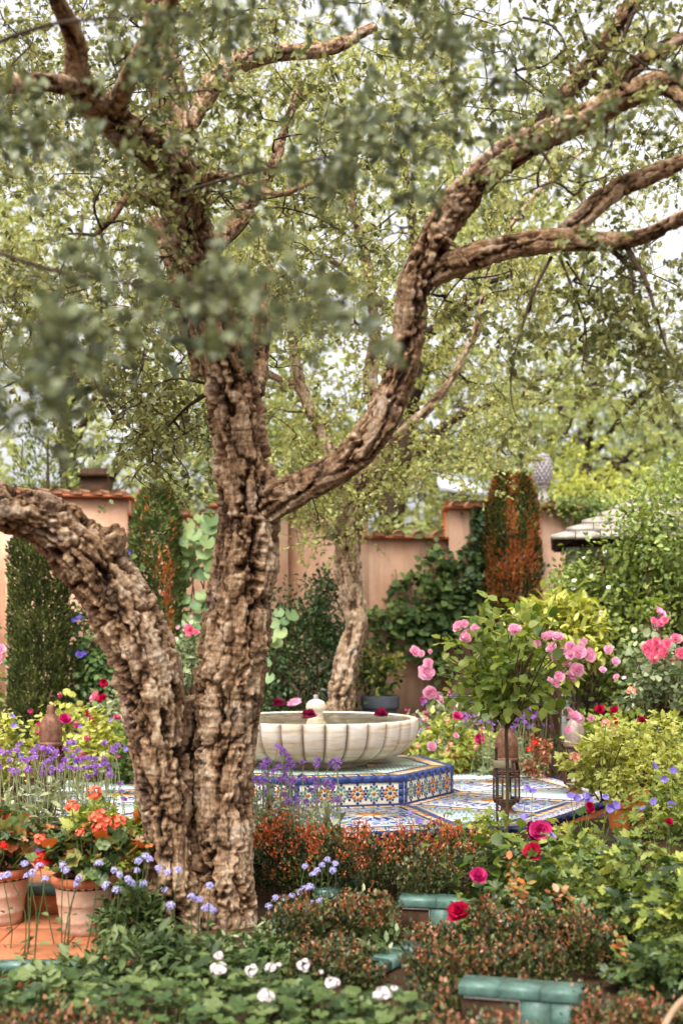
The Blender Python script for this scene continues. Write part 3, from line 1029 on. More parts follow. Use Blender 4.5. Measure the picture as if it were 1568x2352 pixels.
def wbox(name, x0, x1, z1, proud, mat='stucco'):
    y0, y1 = wy(x0), wy(x1)
    g = Geo()
    f, b = -.16 - proud, .16
    V = [(x0, y0 + f, WZ), (x1, y1 + f, WZ), (x1, y1 + b, WZ), (x0, y0 + b, WZ), (x0, y0 + f, z1), (x1, y1 + f, z1), (x1, y1 + b, z1), (x0, y0 + b, z1)]
    g.add(V, [BOXF])
    return g.obj(name, M[mat], wall)


def coping(x0, x1, z, proud):
    y0, y1 = wy(x0), wy(x1)
    g = Geo()
    f, b = -.24 - proud, .22
    x0_, x1_ = x0 - .05, x1 + .05
    V = [(x0_, y0 + f, z + .002), (x1_, y1 + f, z + .002), (x1_, y1 + b, z + .002), (x0_, y0 + b, z + .002), (x0_, y0 + f, z + .03), (x1_, y1 + f, z + .03), (x1_, y1 + b, z + .03), (x0_, y0 + b, z + .03)]
    g.add(V, [BOXF])
    slab_ = g.obj('coping_slab', M['terracotta'], wall)
    n = max(2, round((x1 - x0) / .2))
    for i in range(n):
        x = x0 + (x1 - x0) * (i + .5) / n
        y = wy(x)
        gg = Geo()
        r = .07
        a = np.linspace(0, PI, 9)
        V = [(x + rr * math.cos(t), yy, z + .03 + rr * .85 * math.sin(t) + hz) for yy, rr, hz in ((y + f - .02, r, .0), (y + b + .02, r * .85, .05)) for t in a]
        q = np.array([[j, j + 1, 10 + j, 9 + j] for j in range(8)])
        gg.add(V, [q, np.array([list(range(9))])])
        gg.obj('coping_tile', M['coping'], slab_, smooth=False)


segs = [(-5.2, -3.45, 2.85, 0), (-3.45, -2.25, 2.93, .10), (-2.25, -1.35, 2.75, 0), (-1.35, -.58, 2.86, .10), (-.58, .3, 2.84, 0), (.3, 1.2, 2.56, 0), (1.2, 1.56, 2.9, .12), (1.56, 2.28, 2.55, 0), (2.28, 2.82, 2.92, .12), (2.82, 5.5, 2.6, 0)]
for x0, x1, z1, pr in segs:
    wbox('pillar' if pr else 'wall_panel', x0 + (.001 if pr == 0 else 0), x1 - (.001 if pr == 0 else 0), z1, pr)
    coping(x0, x1, z1, pr)

# pine cone finial on the wall
pc = W(1241, 1140, 16.3)
fz = 2.98
pin = thing('pine_cone_finial', 'lavender grey stone pine cone finial standing on the garden wall', 'finial', (2.33, wy(2.33) + .02, fz))
pin.scale = (.72, .72, 1)
lathe(Geo(), [(.15, -.02), (.15, .08), (.11, .1), (.06, .16), (.055, .2), (.09, .22), (.075, .235)], 20).obj('foot', M['stone'], pin, smooth=True)
lathe(Geo(), [(.05, .22), (.1, .26), (.135, .34), (.14, .42), (.125, .5), (.09, .57), (.04, .61), (.0, .62)], 20).obj('cone', M['stone'], pin, smooth=True)
g = Geo()
pp, dd = [], []
for i in range(9):
    z = .27 + i * .038
    rr = np.interp(z, [.22, .26, .34, .42, .5, .57, .61], [.05, .1, .135, .14, .125, .09, .04])
    for j in range(12):
        a = (j + .5 * (i % 2)) / 12 * 2 * PI
        pp.append((rr * math.cos(a) * .97, rr * math.sin(a) * .97, z))
        dd.append((math.cos(a), math.sin(a), .35))
pp, dd = np.array(pp), np.array(dd)
lump = lathe(Geo(), [(.7, 0), (.6, .5), (0, .8)], 5)
Tl = (np.concatenate(lump.V), lump.F)
g.scatter(Tl, pp, frames(np.cross(dd, [0, 0, 1.]), dd), .035)
g.obj('scales', M['stone'], pin, kind='stuff')

# pale roof beyond the wall
shed = thing('distant_shed', 'pale zinc roof of a shed showing beyond the wall between the trees', 'shed')
g = Geo()
a_, b_ = W(1010, 1108, 20), W(1150, 1130, 20)
V = [a_, b_, b_ + (0, -.05, -.12), a_ + (0, -.05, -.12), a_ + (0, 1.5, .35), b_ + (0, 1.5, .35), b_ + (0, 1.5, .2), a_ + (0, 1.5, .2)]
g.add(V, [np.array([[0, 1, 5, 4], [3, 2, 1, 0], [4, 5, 6, 7], [0, 4, 7, 3], [1, 2, 6, 5], [2, 3, 7, 6]])])
g.obj('roof', M['zinc'], shed)
g = Geo()
box(g, (a_[0] + .1, 20.2, .2), (b_[0] - .1, 21.2, a_[2] - .25))
g.obj('wall', M['brick'], shed)
# house corner at upper left
hs_ = thing('garden_house', 'brown brick chimney and house corner rising behind the wall at the left', 'house')
g = Geo()
p = W(215, 1090, 17)
box(g, (p[0] - .17, 17, .2), (p[0] + .17, 17.4, W(0, 1075, 17)[2]))
g.obj('wall', M['dark_brick'], hs_)
g = Geo()
z = W(0, 1150, 17)[2]
for dz in (0, .3):
    box(g, (p[0] - .2, 16.96, z + dz), (p[0] + .2, 17.44, z + dz + .05))
g.obj('string_course', M['dark_brick'], hs_, kind='stuff')

# ------------------------------------------------------------------ garden pavilion behind the climbers
gx, gy = 3.09, 13.43
gaz = thing('garden_pavilion', 'small pavilion with grey shingled pyramid roof half buried in climbers', 'pavilion', (gx, gy, 0), R(-9))
ez, az, hw = 2.38, 2.92, 1.0
faces_ = []
for s in range(4):
    a = s * PI / 2
    g = Geo()
    g.add([(-hw, -hw, ez), (hw, -hw, ez), (0, 0, az)], [np.array([[0, 1, 2]])])
    faces_.append(g.obj('roof_face', M['wood_dark'], gaz))
    faces_[-1].rotation_euler = (0, 0, a)
rows = 7
ma = {}
for s in (0, 3):
    a = s * PI / 2
    for r_ in range(rows):
        t0, t1 = r_ / rows, (r_ + 1.25) / rows
        t1 = min(t1, 1)
        n = max(1, int(9 * (1 - t0)))
        for i in range(n):
            wid = hw * (1 - t0) * 1.02
            xa, xb = -wid + 2 * wid * i / n + .004, -wid + 2 * wid * (i + 1) / n - .004
            wid1 = hw * (1 - t1)
            xa1, xb1 = max(-wid1, min(wid1, xa)), max(-wid1, min(wid1, xb))
            if xb1 - xa1 < .01:
                continue
            y0, y1 = -hw * (1 - t0) * 1.02, -hw * (1 - t1)
            z0, z1 = ez + (az - ez) * t0, ez + (az - ez) * t1
            up = .045 + rng.random() * .012
            gg = Geo()
            V = [(xa, y0, z0 + .012), (xb, y0, z0 + .012), (xb1, y1, z1 + .012), (xa1, y1, z1 + .012), (xa, y0, z0 + up), (xb, y0, z0 + up), (xb1, y1, z1 + .02), (xa1, y1, z1 + .02)]
            gg.add(V, [BOXF])
            gg.obj('shingle', M['shingle'], faces_[s])
for sx in (-1, 1):
    for sy in (-1, 1):
        g = Geo()
        px, py = sx * (hw - .2), sy * (hw - .2)
        box(g, (px - .05, py - .05, .2), (px + .05, py + .05, ez - .05), bev=.006)
        g.obj('post', M['wood_grey'], gaz)
g = Geo()
for s in (-1, 1):
    box(g, (-hw + .12, s * (hw - .2) - .03, ez - .16), (hw - .12, s * (hw - .2) + .03, ez - .052))
    box(g, (s * (hw - .2) - .03, -hw + .235, ez - .16), (s * (hw - .2) + .03, hw - .235, ez - .052))
g.obj('beam', M['wood_grey'], gaz, kind='stuff')
for i in range(8):
    g = Geo()
    box(g, (-hw + .2 + i * .2, hw - .24, .2), (-hw + .39 + i * .2, hw - .2, ez - .2))
    g.obj('back_board', M['wood_dark'], gaz)
g = Geo()
box(g, (-hw + .08, -hw + .14, .2), (-hw + .17, -hw + .2, 1.22), bev=.005)
g.obj('door_jamb', M['paint_white'], gaz)

# ------------------------------------------------------------------ trees
def limb(rows):
    """rows of (dx, dy, width, distance) in the photograph's 1568 px copy -> (x, y, z, r)"""
    return [tuple(W(x, y, d)) + (wd / F * d / 2,) for x, y, wd, d in rows]


def woody(name, limbs, mat, parent, voxel=.012, amp=.03, fscale=1.0, extra=None):
    """tubes round the limbs fused into one skin, then roughened into cork plates with deep fissures"""
    g = Geo()
    nodes = []
    for li, rows in enumerate(limbs):
        S = spline(rows, .05)
        tube(g, S[:, :3], np.maximum(S[:, 3] * .98, .004), 14)
        T = unit(np.gradient(S[:, :3], axis=0))
        X = unit(np.cross(T, [.31, .93, .2]))
        for k in range(1, len(T)):
            x = X[k - 1] - T[k] * (X[k - 1] @ T[k])
            X[k] = x / np.linalg.norm(x)
        run = np.concatenate([[0], np.cumsum(np.linalg.norm(np.diff(S[:, :3], axis=0), axis=1))]) + li * 3.7
        nodes.append(np.c_[S[:, :4], T, X, np.cross(T, X), run, np.full(len(T), li * 5.3)])
    N = np.vstack(nodes)
    me = g.mesh(name, M[mat])
    o = put(name, me)
    md = o.modifiers.new('fuse', 'REMESH')
    md.mode = 'VOXEL'
    md.voxel_size = voxel
    ms = o.modifiers.new('soften', 'SMOOTH')
    ms.factor = .6
    ms.iterations = 5
    dg = bpy.context.evaluated_depsgraph_get()
    ev = bpy.data.meshes.new_from_object(o.evaluated_get(dg))
    bpy.data.objects.remove(o)
    n = len(ev.vertices)
    V = np.empty(n * 3, np.float32)
    ev.vertices.foreach_get('co', V)
    V = V.reshape(-1, 3).astype(float)
    nr = np.empty(n * 3, np.float32)
    ev.vertices.foreach_get('normal', nr)
    nr = nr.reshape(-1, 3).astype(float)
    near = np.empty(n, int)
    for a in range(0, n, 4000):
        d = np.linalg.norm(V[a:a + 4000, None] - N[None, :, :3], axis=2) - N[None, :, 3]
        near[a:a + 4000] = d.argmin(1)
    t = N[near, 4:7]
    rad = N[near, 3]
    dv = V - N[near, :3]
    # position in the limb's own frame: round it and along it
    rd = np.c_[(dv * N[near, 7:10]).sum(1) + N[near, 14], (dv * N[near, 10:13]).sum(1), np.zeros(n)]
    al = np.c_[np.zeros((n, 2)), N[near, 13] + (dv * t).sum(1)]
    s = fscale
    warp = .35 * np.stack([pn(V * 4 * s + k * 17.3) for k in range(3)], 1)
    # plates: cells drawn out along the limb
    rag = np.stack([pn(V * 26 * s + k * 9.7) for k in range(3)], 1) * .22
    q = rd * 9.0 * s + al * 2.6 * s + warp * 1.1 + rag * .75
    f1, f2 = cells(q)
    edge = np.clip((f2 - f1) / .15, 0, 1)
    deep = np.clip(.65 + 1.2 * pn(V * 3.1 * s + 77), .2, 1.3)
    q2 = rd * 26 * s + al * 5 * s + warp * 2 + rag
    g1, g2 = cells(q2)
    edge2 = np.clip((g2 - g1) / .3, 0, 1)
    lay = pn(rd * 7 * s + al * 55 * s + warp * 4)
    lump = pn(rd * 6 * s + al * 2 * s + 9.1)
    flake = np.abs(pn(rd * 38 * s + al * 10 * s + 23 + rag * 2))
    rid = 1 - np.abs(pn(rd * 16 * s + al * 3.4 * s + 31 + warp * 1.4 + rag * .8))
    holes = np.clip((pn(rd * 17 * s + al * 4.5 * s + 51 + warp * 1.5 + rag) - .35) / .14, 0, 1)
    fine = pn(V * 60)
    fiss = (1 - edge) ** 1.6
    D = 1.45 * deep * (edge - .85) + .2 * deep * (edge2 - .75) + .07 * lay * edge + .35 * lump + .6 * (rid - .8) - 1.4 * holes + .16 * fine + .4 * (flake - .15) * (.4 + deep)
    k = amp * np.clip(rad / .16, .2, 1.08)
    V2 = V + nr * (D * k)[:, None]
    if extra is not None:
        V2 = extra(V2, V)
    ev.vertices.foreach_set('co', V2.astype(np.float32).ravel())
    at = ev.attributes.get('rnd') or ev.attributes.new('rnd', 'FLOAT', 'POINT')
    # grey weathered faces of the plates against the browner young cork between them
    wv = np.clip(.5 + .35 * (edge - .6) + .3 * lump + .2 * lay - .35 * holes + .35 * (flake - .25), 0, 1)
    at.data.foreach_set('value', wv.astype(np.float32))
    for nm_, vec in (('along', rd + al * .34), ('across', rd * .6 + al * 5.0)):
        a2 = ev.attributes.new(nm_, 'FLOAT_VECTOR', 'POINT')
        a2.data.foreach_set('vector', vec.astype(np.float32).ravel())
    if not ev.materials:
        ev.materials.append(M[mat])
    ev.polygons.foreach_set('use_smooth', np.ones(len(ev.polygons), bool))
    ev.update()
    put(name, ev, parent)
    return N[:, :7].copy()


def leaf_clumps(gl, gt, Cn, ntw, nlf, T, size, tl=.22, spread=.5, bias=(0, 0, .1), mat=0, rbias=0.0, twig_r=.0022):
    """twigs with leaves spread round clump centres Cn"""
    Cn = np.asarray(Cn, float)
    if len(Cn) == 0:
        return
    c = np.repeat(Cn, ntw, 0)
    n = len(c)
    d = unit(rdir(n) + np.asarray(bias))
    st_ = c + rng.normal(size=(n, 3)) * tl * .35 * spread
    L = tl * rng.uniform(.6, 1.3, n)
    if gt is not None:
        Rm = frames(d, rdir(n))
        gt.scatter(TWIG, st_, Rm, np.c_[np.full(n, twig_r), L, np.full(n, twig_r)])
    t = rng.uniform(.1, 1.0, (n, nlf))
    P = st_[:, None] + d[:, None] * (L[:, None] * t)[..., None]
    P = P.reshape(-1, 3)
    dd = np.repeat(d, nlf, 0)
    ld = unit(dd * .55 + rdir(len(P)) * .85)
    nm = unit(rdir(len(P)) * .8 + np.array([0, 0, .8]))
    cr = np.repeat(rng.uniform(-.22, .22, len(Cn)), ntw * nlf)
    rn = np.clip(rng.random(len(P)) + cr + rbias, 0, 1)
    gl.scatter(T, P, frames(ld, nm), size * rng.uniform(.65, 1.25, len(P)), mat, rn)


def reach(gt, Cn, N, maxd=2.2, r0=.011, sag=.06, n=5, minr=.0, skip=0.0):
    """thin boughs out to the clumps, each leaving the nearest limb or an earlier bough"""
    Cn = np.asarray(Cn)
    if len(Cn) == 0:
        return
    Np = N[:, :3]
    d0_ = np.array([np.linalg.norm(Np - c, axis=1).min() for c in Cn])
    pool = np.empty((len(Np) + len(Cn) * 6, 3))
    dep = np.zeros(len(pool))
    m = len(Np)
    pool[:m] = Np
    for i in np.argsort(d0_):
        c = Cn[i]
        d = np.linalg.norm(pool[:m] - c, axis=1) * (1 + .06 * dep[:m])
        k = d.argmin()
        a = pool[k]
        L = np.linalg.norm(a - c)
        if L > maxd or L < .05:
            continue
        m1 = a * .66 + c * .34 + rng.normal(size=3) * L * .13 + (0, 0, L * .04)
        m2 = a * .3 + c * .7 + rng.normal(size=3) * L * .12 + (0, 0, sag * L)
        dp = dep[k] + 1
        rr = r0 * max(.32, .9 ** (dp * 2)) * (.5 + .5 * min(1, L))
        S = spline([(*a, rr * 1.3), (*m1, rr), (*m2, rr * .75), (*c, rr * .5)], L / 7)
        tube(gt, S[:, :3], S[:, 3], 5)
        q = S[2::2, :3][:6]
        pool[m:m + len(q)] = q
        dep[m:m + len(q)] = dp
        m += len(q)


def clumps(regs):
    """(dx0, dx1, dy0, dy1, dist0, dist1, count) -> points"""
    out = []
    for x0, x1, y0, y1, d0, d1, n in regs:
        x, y, d = rng.uniform(x0, x1, n), rng.uniform(y0, y1, n), rng.uniform(d0, d1, n)
        out.append(np.c_[(x - CX) / F * d, d, CZ + (HY - y) / F * d])
    return np.vstack(out)


def gappy(P, holes, scale=1.1, cut=-.12):
    """leave gaps: where the sky shows in the crown"""
    keep = pn(P * scale + 3.3) > cut
    for (x, y, rx, ry) in holes:
        dx = P[:, 0] / P[:, 1] * F + CX
        dy = HY - (P[:, 2] - CZ) / P[:, 1] * F
        keep &= ((dx - x) / rx) ** 2 + ((dy - y) / ry) ** 2 > 1
    return P[keep]


oak = thing('cork_oak', 'big gnarled cork oak with thick fissured bark and forking trunk before the fountain', 'tree', (-.75, 7.2, 0))
OB = np.array([-.75, 7.2, 0])
d0 = 7.2
Lb = limb([(402, 2215, 150, 7.15), (396, 2120, 124, 7.15), (388, 1990, 108, 7.15), (382, 1850, 120, 7.15), (362, 1700, 138, 7.12), (350, 1590, 148, 7.1), (322, 1480, 150, 7.05), (268, 1375, 150, 7.0), (195, 1275, 150, 6.95), (105, 1195, 125, 6.85), (10, 1165, 112, 6.7), (-90, 1120, 105, 6.5), (-220, 1000, 95, 6.3)])
knob = limb([(225, 1290, 110, 6.98), (258, 1240, 70, 6.9), (272, 1215, 40, 6.85)])
knob2 = limb([(150, 1220, 90, 6.9), (165, 1180, 60, 6.85), (170, 1160, 40, 6.85)])
Rb = limb([(500, 2215, 190, 7.3), (508, 2110, 165, 7.3), (506, 1960, 148, 7.3), (510, 1800, 142, 7.3), (518, 1650, 152, 7.3), (536, 1500, 160, 7.28), (548, 1390, 150, 7.25), (566, 1250, 146, 7.22), (568, 1150, 138, 7.2), (556, 1050, 124, 7.18), (542, 950, 126, 7.15), (528, 860, 118, 7.1), (500, 760, 104, 7.0), (462, 640, 98, 6.95), (432, 520, 108, 6.9), (424, 440, 116, 6.85), (392, 372, 96, 6.7)])
fill = limb([(452, 2190, 120, 7.36), (448, 2050, 90, 7.36), (440, 1850, 80, 7.36), (436, 1700, 70, 7.34), (440, 1600, 50, 7.3)])
Rl = limb([(575, 1190, 106, 7.2), (625, 1150, 92, 7.15), (705, 1112, 81, 7.1), (800, 1055, 81, 7.0), (868, 975, 84, 6.95), (915, 860, 77, 6.9), (938, 760, 72, 6.85), (948, 665, 76, 6.8), (985, 575, 81, 6.75), (1022, 508, 83, 6.7), (1082, 432, 81, 6.6), (1152, 368, 74, 6.5), (1240, 318, 69, 6.4), (1335, 272, 63, 6.3), (1450, 215, 58, 6.2), (1560, 180, 53, 6.1), (1660, 230, 44, 6.0)])
Rl2 = limb([(975, 640, 62, 6.8), (1025, 612, 65, 6.75), (1090, 588, 62, 6.65), (1190, 562, 58, 6.55), (1300, 550, 56, 6.45), (1400, 555, 46, 6.35), (1485, 540, 37, 6.2), (1570, 500, 35, 6.0), (1680, 470, 30, 5.8)])
Rl3 = limb([(1285, 548, 44, 6.5), (1335, 500, 51, 6.5), (1400, 442, 48, 6.5), (1490, 402, 44, 6.5), (1580, 368, 39, 6.5), (1690, 330, 32, 6.5)])
Rl4 = limb([(1225, 300, 44, 6.45), (1300, 215, 46, 6.5), (1375, 120, 42, 6.55), (1440, 20, 37, 6.6), (1480, -80, 32, 6.6)])
Rl5 = limb([(1370, 250, 39, 6.3), (1420, 185, 42, 6.3), (1500, 120, 39, 6.3), (1600, 70, 33, 6.3)])
Rl6 = limb([(1520, 200, 35, 6.15), (1550, 215, 35, 6.1), (1620, 300, 23, 6.0)])
snag = limb([(985, 545, 26, 6.7), (1030, 552, 20, 6.6), (1052, 575, 18, 6.52), (1075, 612, 12, 6.48)])
U1 = limb([(470, 860, 60, 7.12), (446, 780, 56, 7.1), (420, 700, 50, 7.1), (395, 600, 40, 7.1), (350, 500, 34, 7.1)])
U2 = limb([(580, 900, 60, 7.3), (594, 830, 50, 7.4), (600, 740, 44, 7.5), (588, 640, 40, 7.6)])
U3 = limb([(400, 380, 80, 6.75), (310, 316, 82, 6.5), (232, 246, 86, 6.3), (180, 190, 66, 6.1), (172, 90, 48, 5.9), (120, -20, 40, 5.6)])
U4 = limb([(400, 390, 90, 6.9), (388, 300, 84, 7.1), (386, 200, 86, 7.3), (368, 80, 72, 7.4), (350, -60, 60, 7.5)])
U5 = limb([(190, 205, 50, 6.15), (110, 190, 44, 5.8), (20, 196, 38, 5.4), (-80, 210, 30, 5.0)])
U6 = limb([(262, 250, 46, 6.35), (290, 190, 46, 6.1), (330, 110, 40, 5.9), (380, 30, 36, 5.7), (420, -60, 30, 5.5)])
U7 = limb([(440, 430, 40, 6.8), (500, 402, 22, 6.5), (560, 420, 18, 6.2), (640, 445, 16, 5.9), (700, 425, 14, 5.7), (770, 395, 12, 5.5)])
U8 = limb([(490, 570, 44, 7.2), (540, 510, 40, 7.6), (585, 445, 36, 8.0), (625, 385, 30, 8.3), (660, 280, 22, 8.6), (690, 180, 16, 8.8)])
U9 = limb([(430, 300, 40, 7.3), (470, 220, 54, 7.6), (530, 150, 50, 7.9), (640, 120, 44, 8.2), (760, 110, 36, 8.4), (860, 60, 24, 8.6)])
U10 = limb([(390, 470, 30, 6.9), (300, 450, 22, 6.7), (260, 500, 18, 6.6), (220, 540, 14, 6.5)])
oak_limbs = [Lb, knob, knob2, Rb, fill, Rl, Rl2, Rl3, Rl4, Rl5, Rl6, snag, U1, U2, U3, U4, U5, U6, U7, U8, U9, U10]


def rel(limbs, base):
    return [[(r[0] - base[0], r[1] - base[1], r[2] - base[2], r[3]) for r in L] for L in limbs]


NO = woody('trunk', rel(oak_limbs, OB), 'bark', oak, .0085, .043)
NO[:, :3] += OB
gt, gl = Geo(), Geo()
# drooping boughs on the right
droop = [
    [(1440, 570, 26, 6.3), (1480, 640, 18, 6.2), (1505, 720, 14, 6.15), (1530, 800, 10, 6.1), (1568, 860, 7, 6.0)],
    [(1400, 570, 24, 6.4), (1448, 620, 16, 6.3), (1455, 700, 10, 6.25), (1470, 790, 8, 6.2), (1510, 880, 5, 6.2), (1530, 960, 3, 6.2)],
    [(1265, 590, 14, 6.5), (1225, 670, 12, 6.45), (1190, 780, 9, 6.4), (1172, 870, 7, 6.4), (1182, 950, 4, 6.4), (1230, 1010, 3, 6.4)],
    [(1285, 590, 14, 6.5), (1320, 680, 10, 6.4), (1345, 760, 8, 6.4), (1335, 850, 5, 6.3)],
    [(1100, 600, 9, 6.7), (1040, 660, 7, 6.8), (1000, 720, 5, 6.9)],
    [(1300, 600, 10, 6.5), (1360, 690, 7, 6.4), (1400, 770, 4, 6.3)],
    [(1240, 340, 14, 6.4), (1280, 400, 10, 6.3), (1340, 420, 8, 6.2), (1400, 400, 5, 6.1)],
    [(1320, 20, 12, 6.4), (1345, 90, 14, 6.5), (1380, 150, 16, 6.5)],
    [(1200, 40, 10, 6.7), (1270, 60, 9, 6.6), (1300, 110, 9, 6.6), (1310, 170, 10, 6.5)],
    [(1390, 330, 12, 6.45), (1400, 210, 14, 6.4), (1440, 60, 16, 6.4), (1490, -30, 14, 6.4)],
    [(1570, 1010, 3, 6.0), (1540, 930, 4, 6.0), (1500, 860, 5, 6.1), (1470, 790, 7, 6.15)],
    [(480, 900, 22, 7.15), (430, 935, 14, 7.4), (390, 975, 10, 7.6), (360, 1000, 7, 7.8)],
    [(470, 880, 12, 7.1), (400, 870, 8, 7.3), (330, 900, 6, 7.4), (260, 950, 4, 7.5)],
    [(690, 1100, 10, 7.2), (720, 1150, 5, 7.3), (735, 1210, 3, 7.3)],
]
dn = []
for rows in droop:
    S = spline(limb(rows), .05)
    tube(gt, S[:, :3], S[:, 3] * .62, 6)
    dn.append(np.c_[S, np.zeros((len(S), 3))][:, :7])
ND = np.vstack([NO] + dn)
hang = np.vstack([d[int(len(d) * .3):, :3][::2] for d in dn])
hang = np.repeat(hang, 1, 0) + rng.normal(size=(len(hang), 3)) * .05
leaf_clumps(gl, gt, hang, 3, 7, OVAL, .048, .14, .5, (0, 0, -.35), 0, .05)
# general crown of the oak
reg = [(-60, 380, 250, 900, 7.6, 10.0, 120), (-40, 300, -40, 300, 7.5, 9.5, 40), (-40, 480, -40, 700, 6.0, 8.0, 105), (380, 1000, -40, 560, 6.2, 8.6, 100), (950, 1620, -60, 520, 5.6, 7.6, 80), (1100, 1620, -40, 520, 6.8, 9.0, 75), (1420, 1620, 560, 980, 6.2, 8.0, 16), (-40, 430, 600, 1060, 6.6, 8.6, 95), (1000, 1480, 560, 800, 6.3, 7.6, 12),
       (560, 900, 540, 900, 7.0, 9.0, 60), (1330, 1600, 600, 960, 5.8, 6.8, 24), (120, 470, 880, 1130, 7.4, 8.4, 50), (100, 330, 980, 1150, 7.6, 8.6, 44)]
holes = [(30, 560, 70, 60), (50, 470, 70, 40), (265, 225, 40, 45), (190, 300, 50, 40), (1545, 620, 55, 200), (1530, 60, 60, 60), (1250, 90, 60, 70), (1330, 130, 60, 40), (800, 150, 70, 60), (1490, 480, 90, 50), (1480, 120, 60, 30)]
cc = gappy(clumps(reg), holes)
reach(gt, cc, ND, 2.2, .012)
leaf_clumps(gl, gt, cc, 6, 11, OVAL, .037, .2, 1.1, (0, 0, .05))
# the crown goes on overhead, above the picture, and shades the bed below
n_ = 1000
over = np.c_[rng.uniform(-4.2, 3.6, n_), rng.uniform(-3.0, 8.4, n_), rng.uniform(3.0, 6.0, n_)]
over = over[over[:, 2] > CZ + .4 + (HY + 110) / F * np.maximum(over[:, 1], 2.6)]
over = over[pn(over * .9 + 5) > -.2]
reach(gt, over, ND, 3.5, .012)
leaf_clumps(gl, gt, over, 6, 9, OVAL, .07, .28, 1.3, (0, 0, .05))
gt.obj('boughs', M['twig'], oak, kind='stuff', loc=-OB)
gl.obj('crown', M['oak'], oak, kind='stuff', loc=-OB)
# boughs that hang towards the viewer
gt, gl = Geo(), Geo()
nb = [
    [(-60, 560, 30, 4.6), (120, 620, 26, 4.2), (300, 650, 20, 3.8), (480, 660, 16, 3.5), (660, 690, 12, 3.3), (800, 720, 8, 3.2)],
    [(-60, 760, 22, 4.2), (80, 740, 18, 3.9), (260, 760, 14, 3.6), (420, 770, 10, 3.4)],
    [(-60, 120, 30, 4.8), (100, 60, 26, 4.4), (260, 40, 20, 4.0), (450, 30, 14, 3.7), (650, 60, 10, 3.5)],
    [(420, 440, 20, 5.8), (560, 400, 20, 5.2), (700, 370, 16, 4.7), (850, 340, 12, 4.3), (960, 330, 8, 4.1)],
    [(-80, 330, 26, 4.8), (60, 300, 20, 4.4), (200, 330, 14, 4.1), (330, 300, 8, 3.9)],
    [(900, -60, 16, 4.8), (960, 60, 14, 4.6), (1010, 180, 10, 4.5), (1060, 300, 6, 4.4)],
]
nn = []
for rows in nb:
    S = spline(limb(rows), .05)
    tube(gt, S[:, :3], S[:, 3] * .38, 6)
    nn.append(np.c_[S, np.zeros((len(S), 3))][:, :7])
NN = np.vstack(nn)
reg = [(60, 860, 590, 800, 2.9, 3.9, 34), (220, 820, 610, 760, 2.7, 3.3, 22), (-40, 180, 640, 1020, 2.8, 3.6, 20), (-40, 420, -20, 400, 3.4, 4.8, 30), (560, 1010, 260, 460, 3.7, 4.6, 32), (200, 1050, -20, 80, 3.4, 4.6, 22), (-20, 120, 200, 460, 3.6, 4.6, 8), (820, 960, 740, 900, 3.2, 3.6, 5), (980, 1160, 40, 330, 4.2, 4.8, 12), (1150, 1560, 120, 420, 4.3, 5.2, 12)]
cc = gappy(clumps(reg), [(40, 660, 90, 60), (470, 540, 80, 40)], 2.0, -.15)
reach(gt, cc, NN, 1.0, .005, 0)
leaf_clumps(gl, gt, cc, 4, 8, OVAL, .038, .11, 1.0, (.1, 0, -.1), twig_r=.0014)
gt.obj('near_boughs', M['twig'], oak, kind='stuff', loc=-OB)
gl.obj('near_crown', M['oak_near'], oak, kind='stuff', loc=-OB)

# the slimmer oak behind the basin
B2 = np.array([-.02, 13.0, .2])
oak2 = thing('slim_cork_oak', 'slim pale cork oak standing behind the marble basin against the wall', 'tree', tuple(B2))
T1 = limb([(778, 1760, 84, 13), (782, 1620, 66, 13), (795, 1520, 60, 13), (818, 1430, 52, 13), (802, 1340, 58, 13), (800, 1250, 62, 13), (806, 1170, 62, 13), (840, 1110, 60, 13), (870, 1060, 46, 13), (880, 980, 40, 13), (850, 880, 36, 12.9), (860, 760, 30, 12.8), (840, 600, 26, 12.6), (800, 420, 20, 12.4), (790, 250, 12, 12.3)])
T2 = limb([(800, 1200, 44, 13), (775, 1235, 26, 12.95), (755, 1222, 20, 12.9), (740, 1190, 14, 12.9)])
T3 = limb([(806, 1150, 50, 13), (780, 1080, 40, 13.1), (740, 1000, 34, 13.2), (690, 880, 28, 13.2), (660, 720, 22, 13.2), (600, 560, 16, 13.2), (560, 380, 10, 13.2)])
T4 = limb([(865, 1050, 34, 13), (940, 980, 28, 13.0), (1020, 890, 24, 13), (1090, 760, 18, 13), (1120, 600, 12, 13), (1150, 450, 8, 13)])
T5 = limb([(700, 900, 22, 13.2), (600, 850, 18, 13.3), (480, 800, 14, 13.4), (360, 720, 10, 13.4), (260, 600, 7, 13.4)])
T6 = limb([(660, 740, 20, 13.2), (540, 600, 18, 13.4), (400, 480, 16, 13.6), (240, 380, 12, 13.8), (80, 300, 8, 14), (-40, 240, 5, 14)])
T7 = limb([(1115, 620, 13, 13), (1200, 480, 13, 13.2), (1320, 360, 11, 13.4), (1450, 260, 8, 13.6), (1560, 180, 5, 13.6)])
T8 = limb([(360, 720, 11, 13.4), (240, 690, 9, 13.6), (100, 640, 7, 13.8), (-30, 600, 5, 14)])
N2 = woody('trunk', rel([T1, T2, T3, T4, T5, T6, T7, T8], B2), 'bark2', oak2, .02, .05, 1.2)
N2[:, :3] += B2
gt, gl = Geo(), Geo()
reg = [(480, 1250, 100, 700, 11.8, 14.5, 330), (300, 1250, 600, 1060, 12.0, 14.6, 230), (660, 1150, 1020, 1240, 12.3, 13.6, 135), (250, 620, 300, 700, 12.4, 14.5, 100), (-40, 330, 150, 820, 13.0, 15, 150), (1180, 1600, 60, 480, 12.6, 14.4, 50), (1380, 1600, 480, 820, 13, 15, 16), (400, 1100, -60, 140, 11.8, 14, 40), (1000, 1330, 500, 900, 12, 14, 70), (860, 1130, 1150, 1280, 12.2, 13.2, 44)]
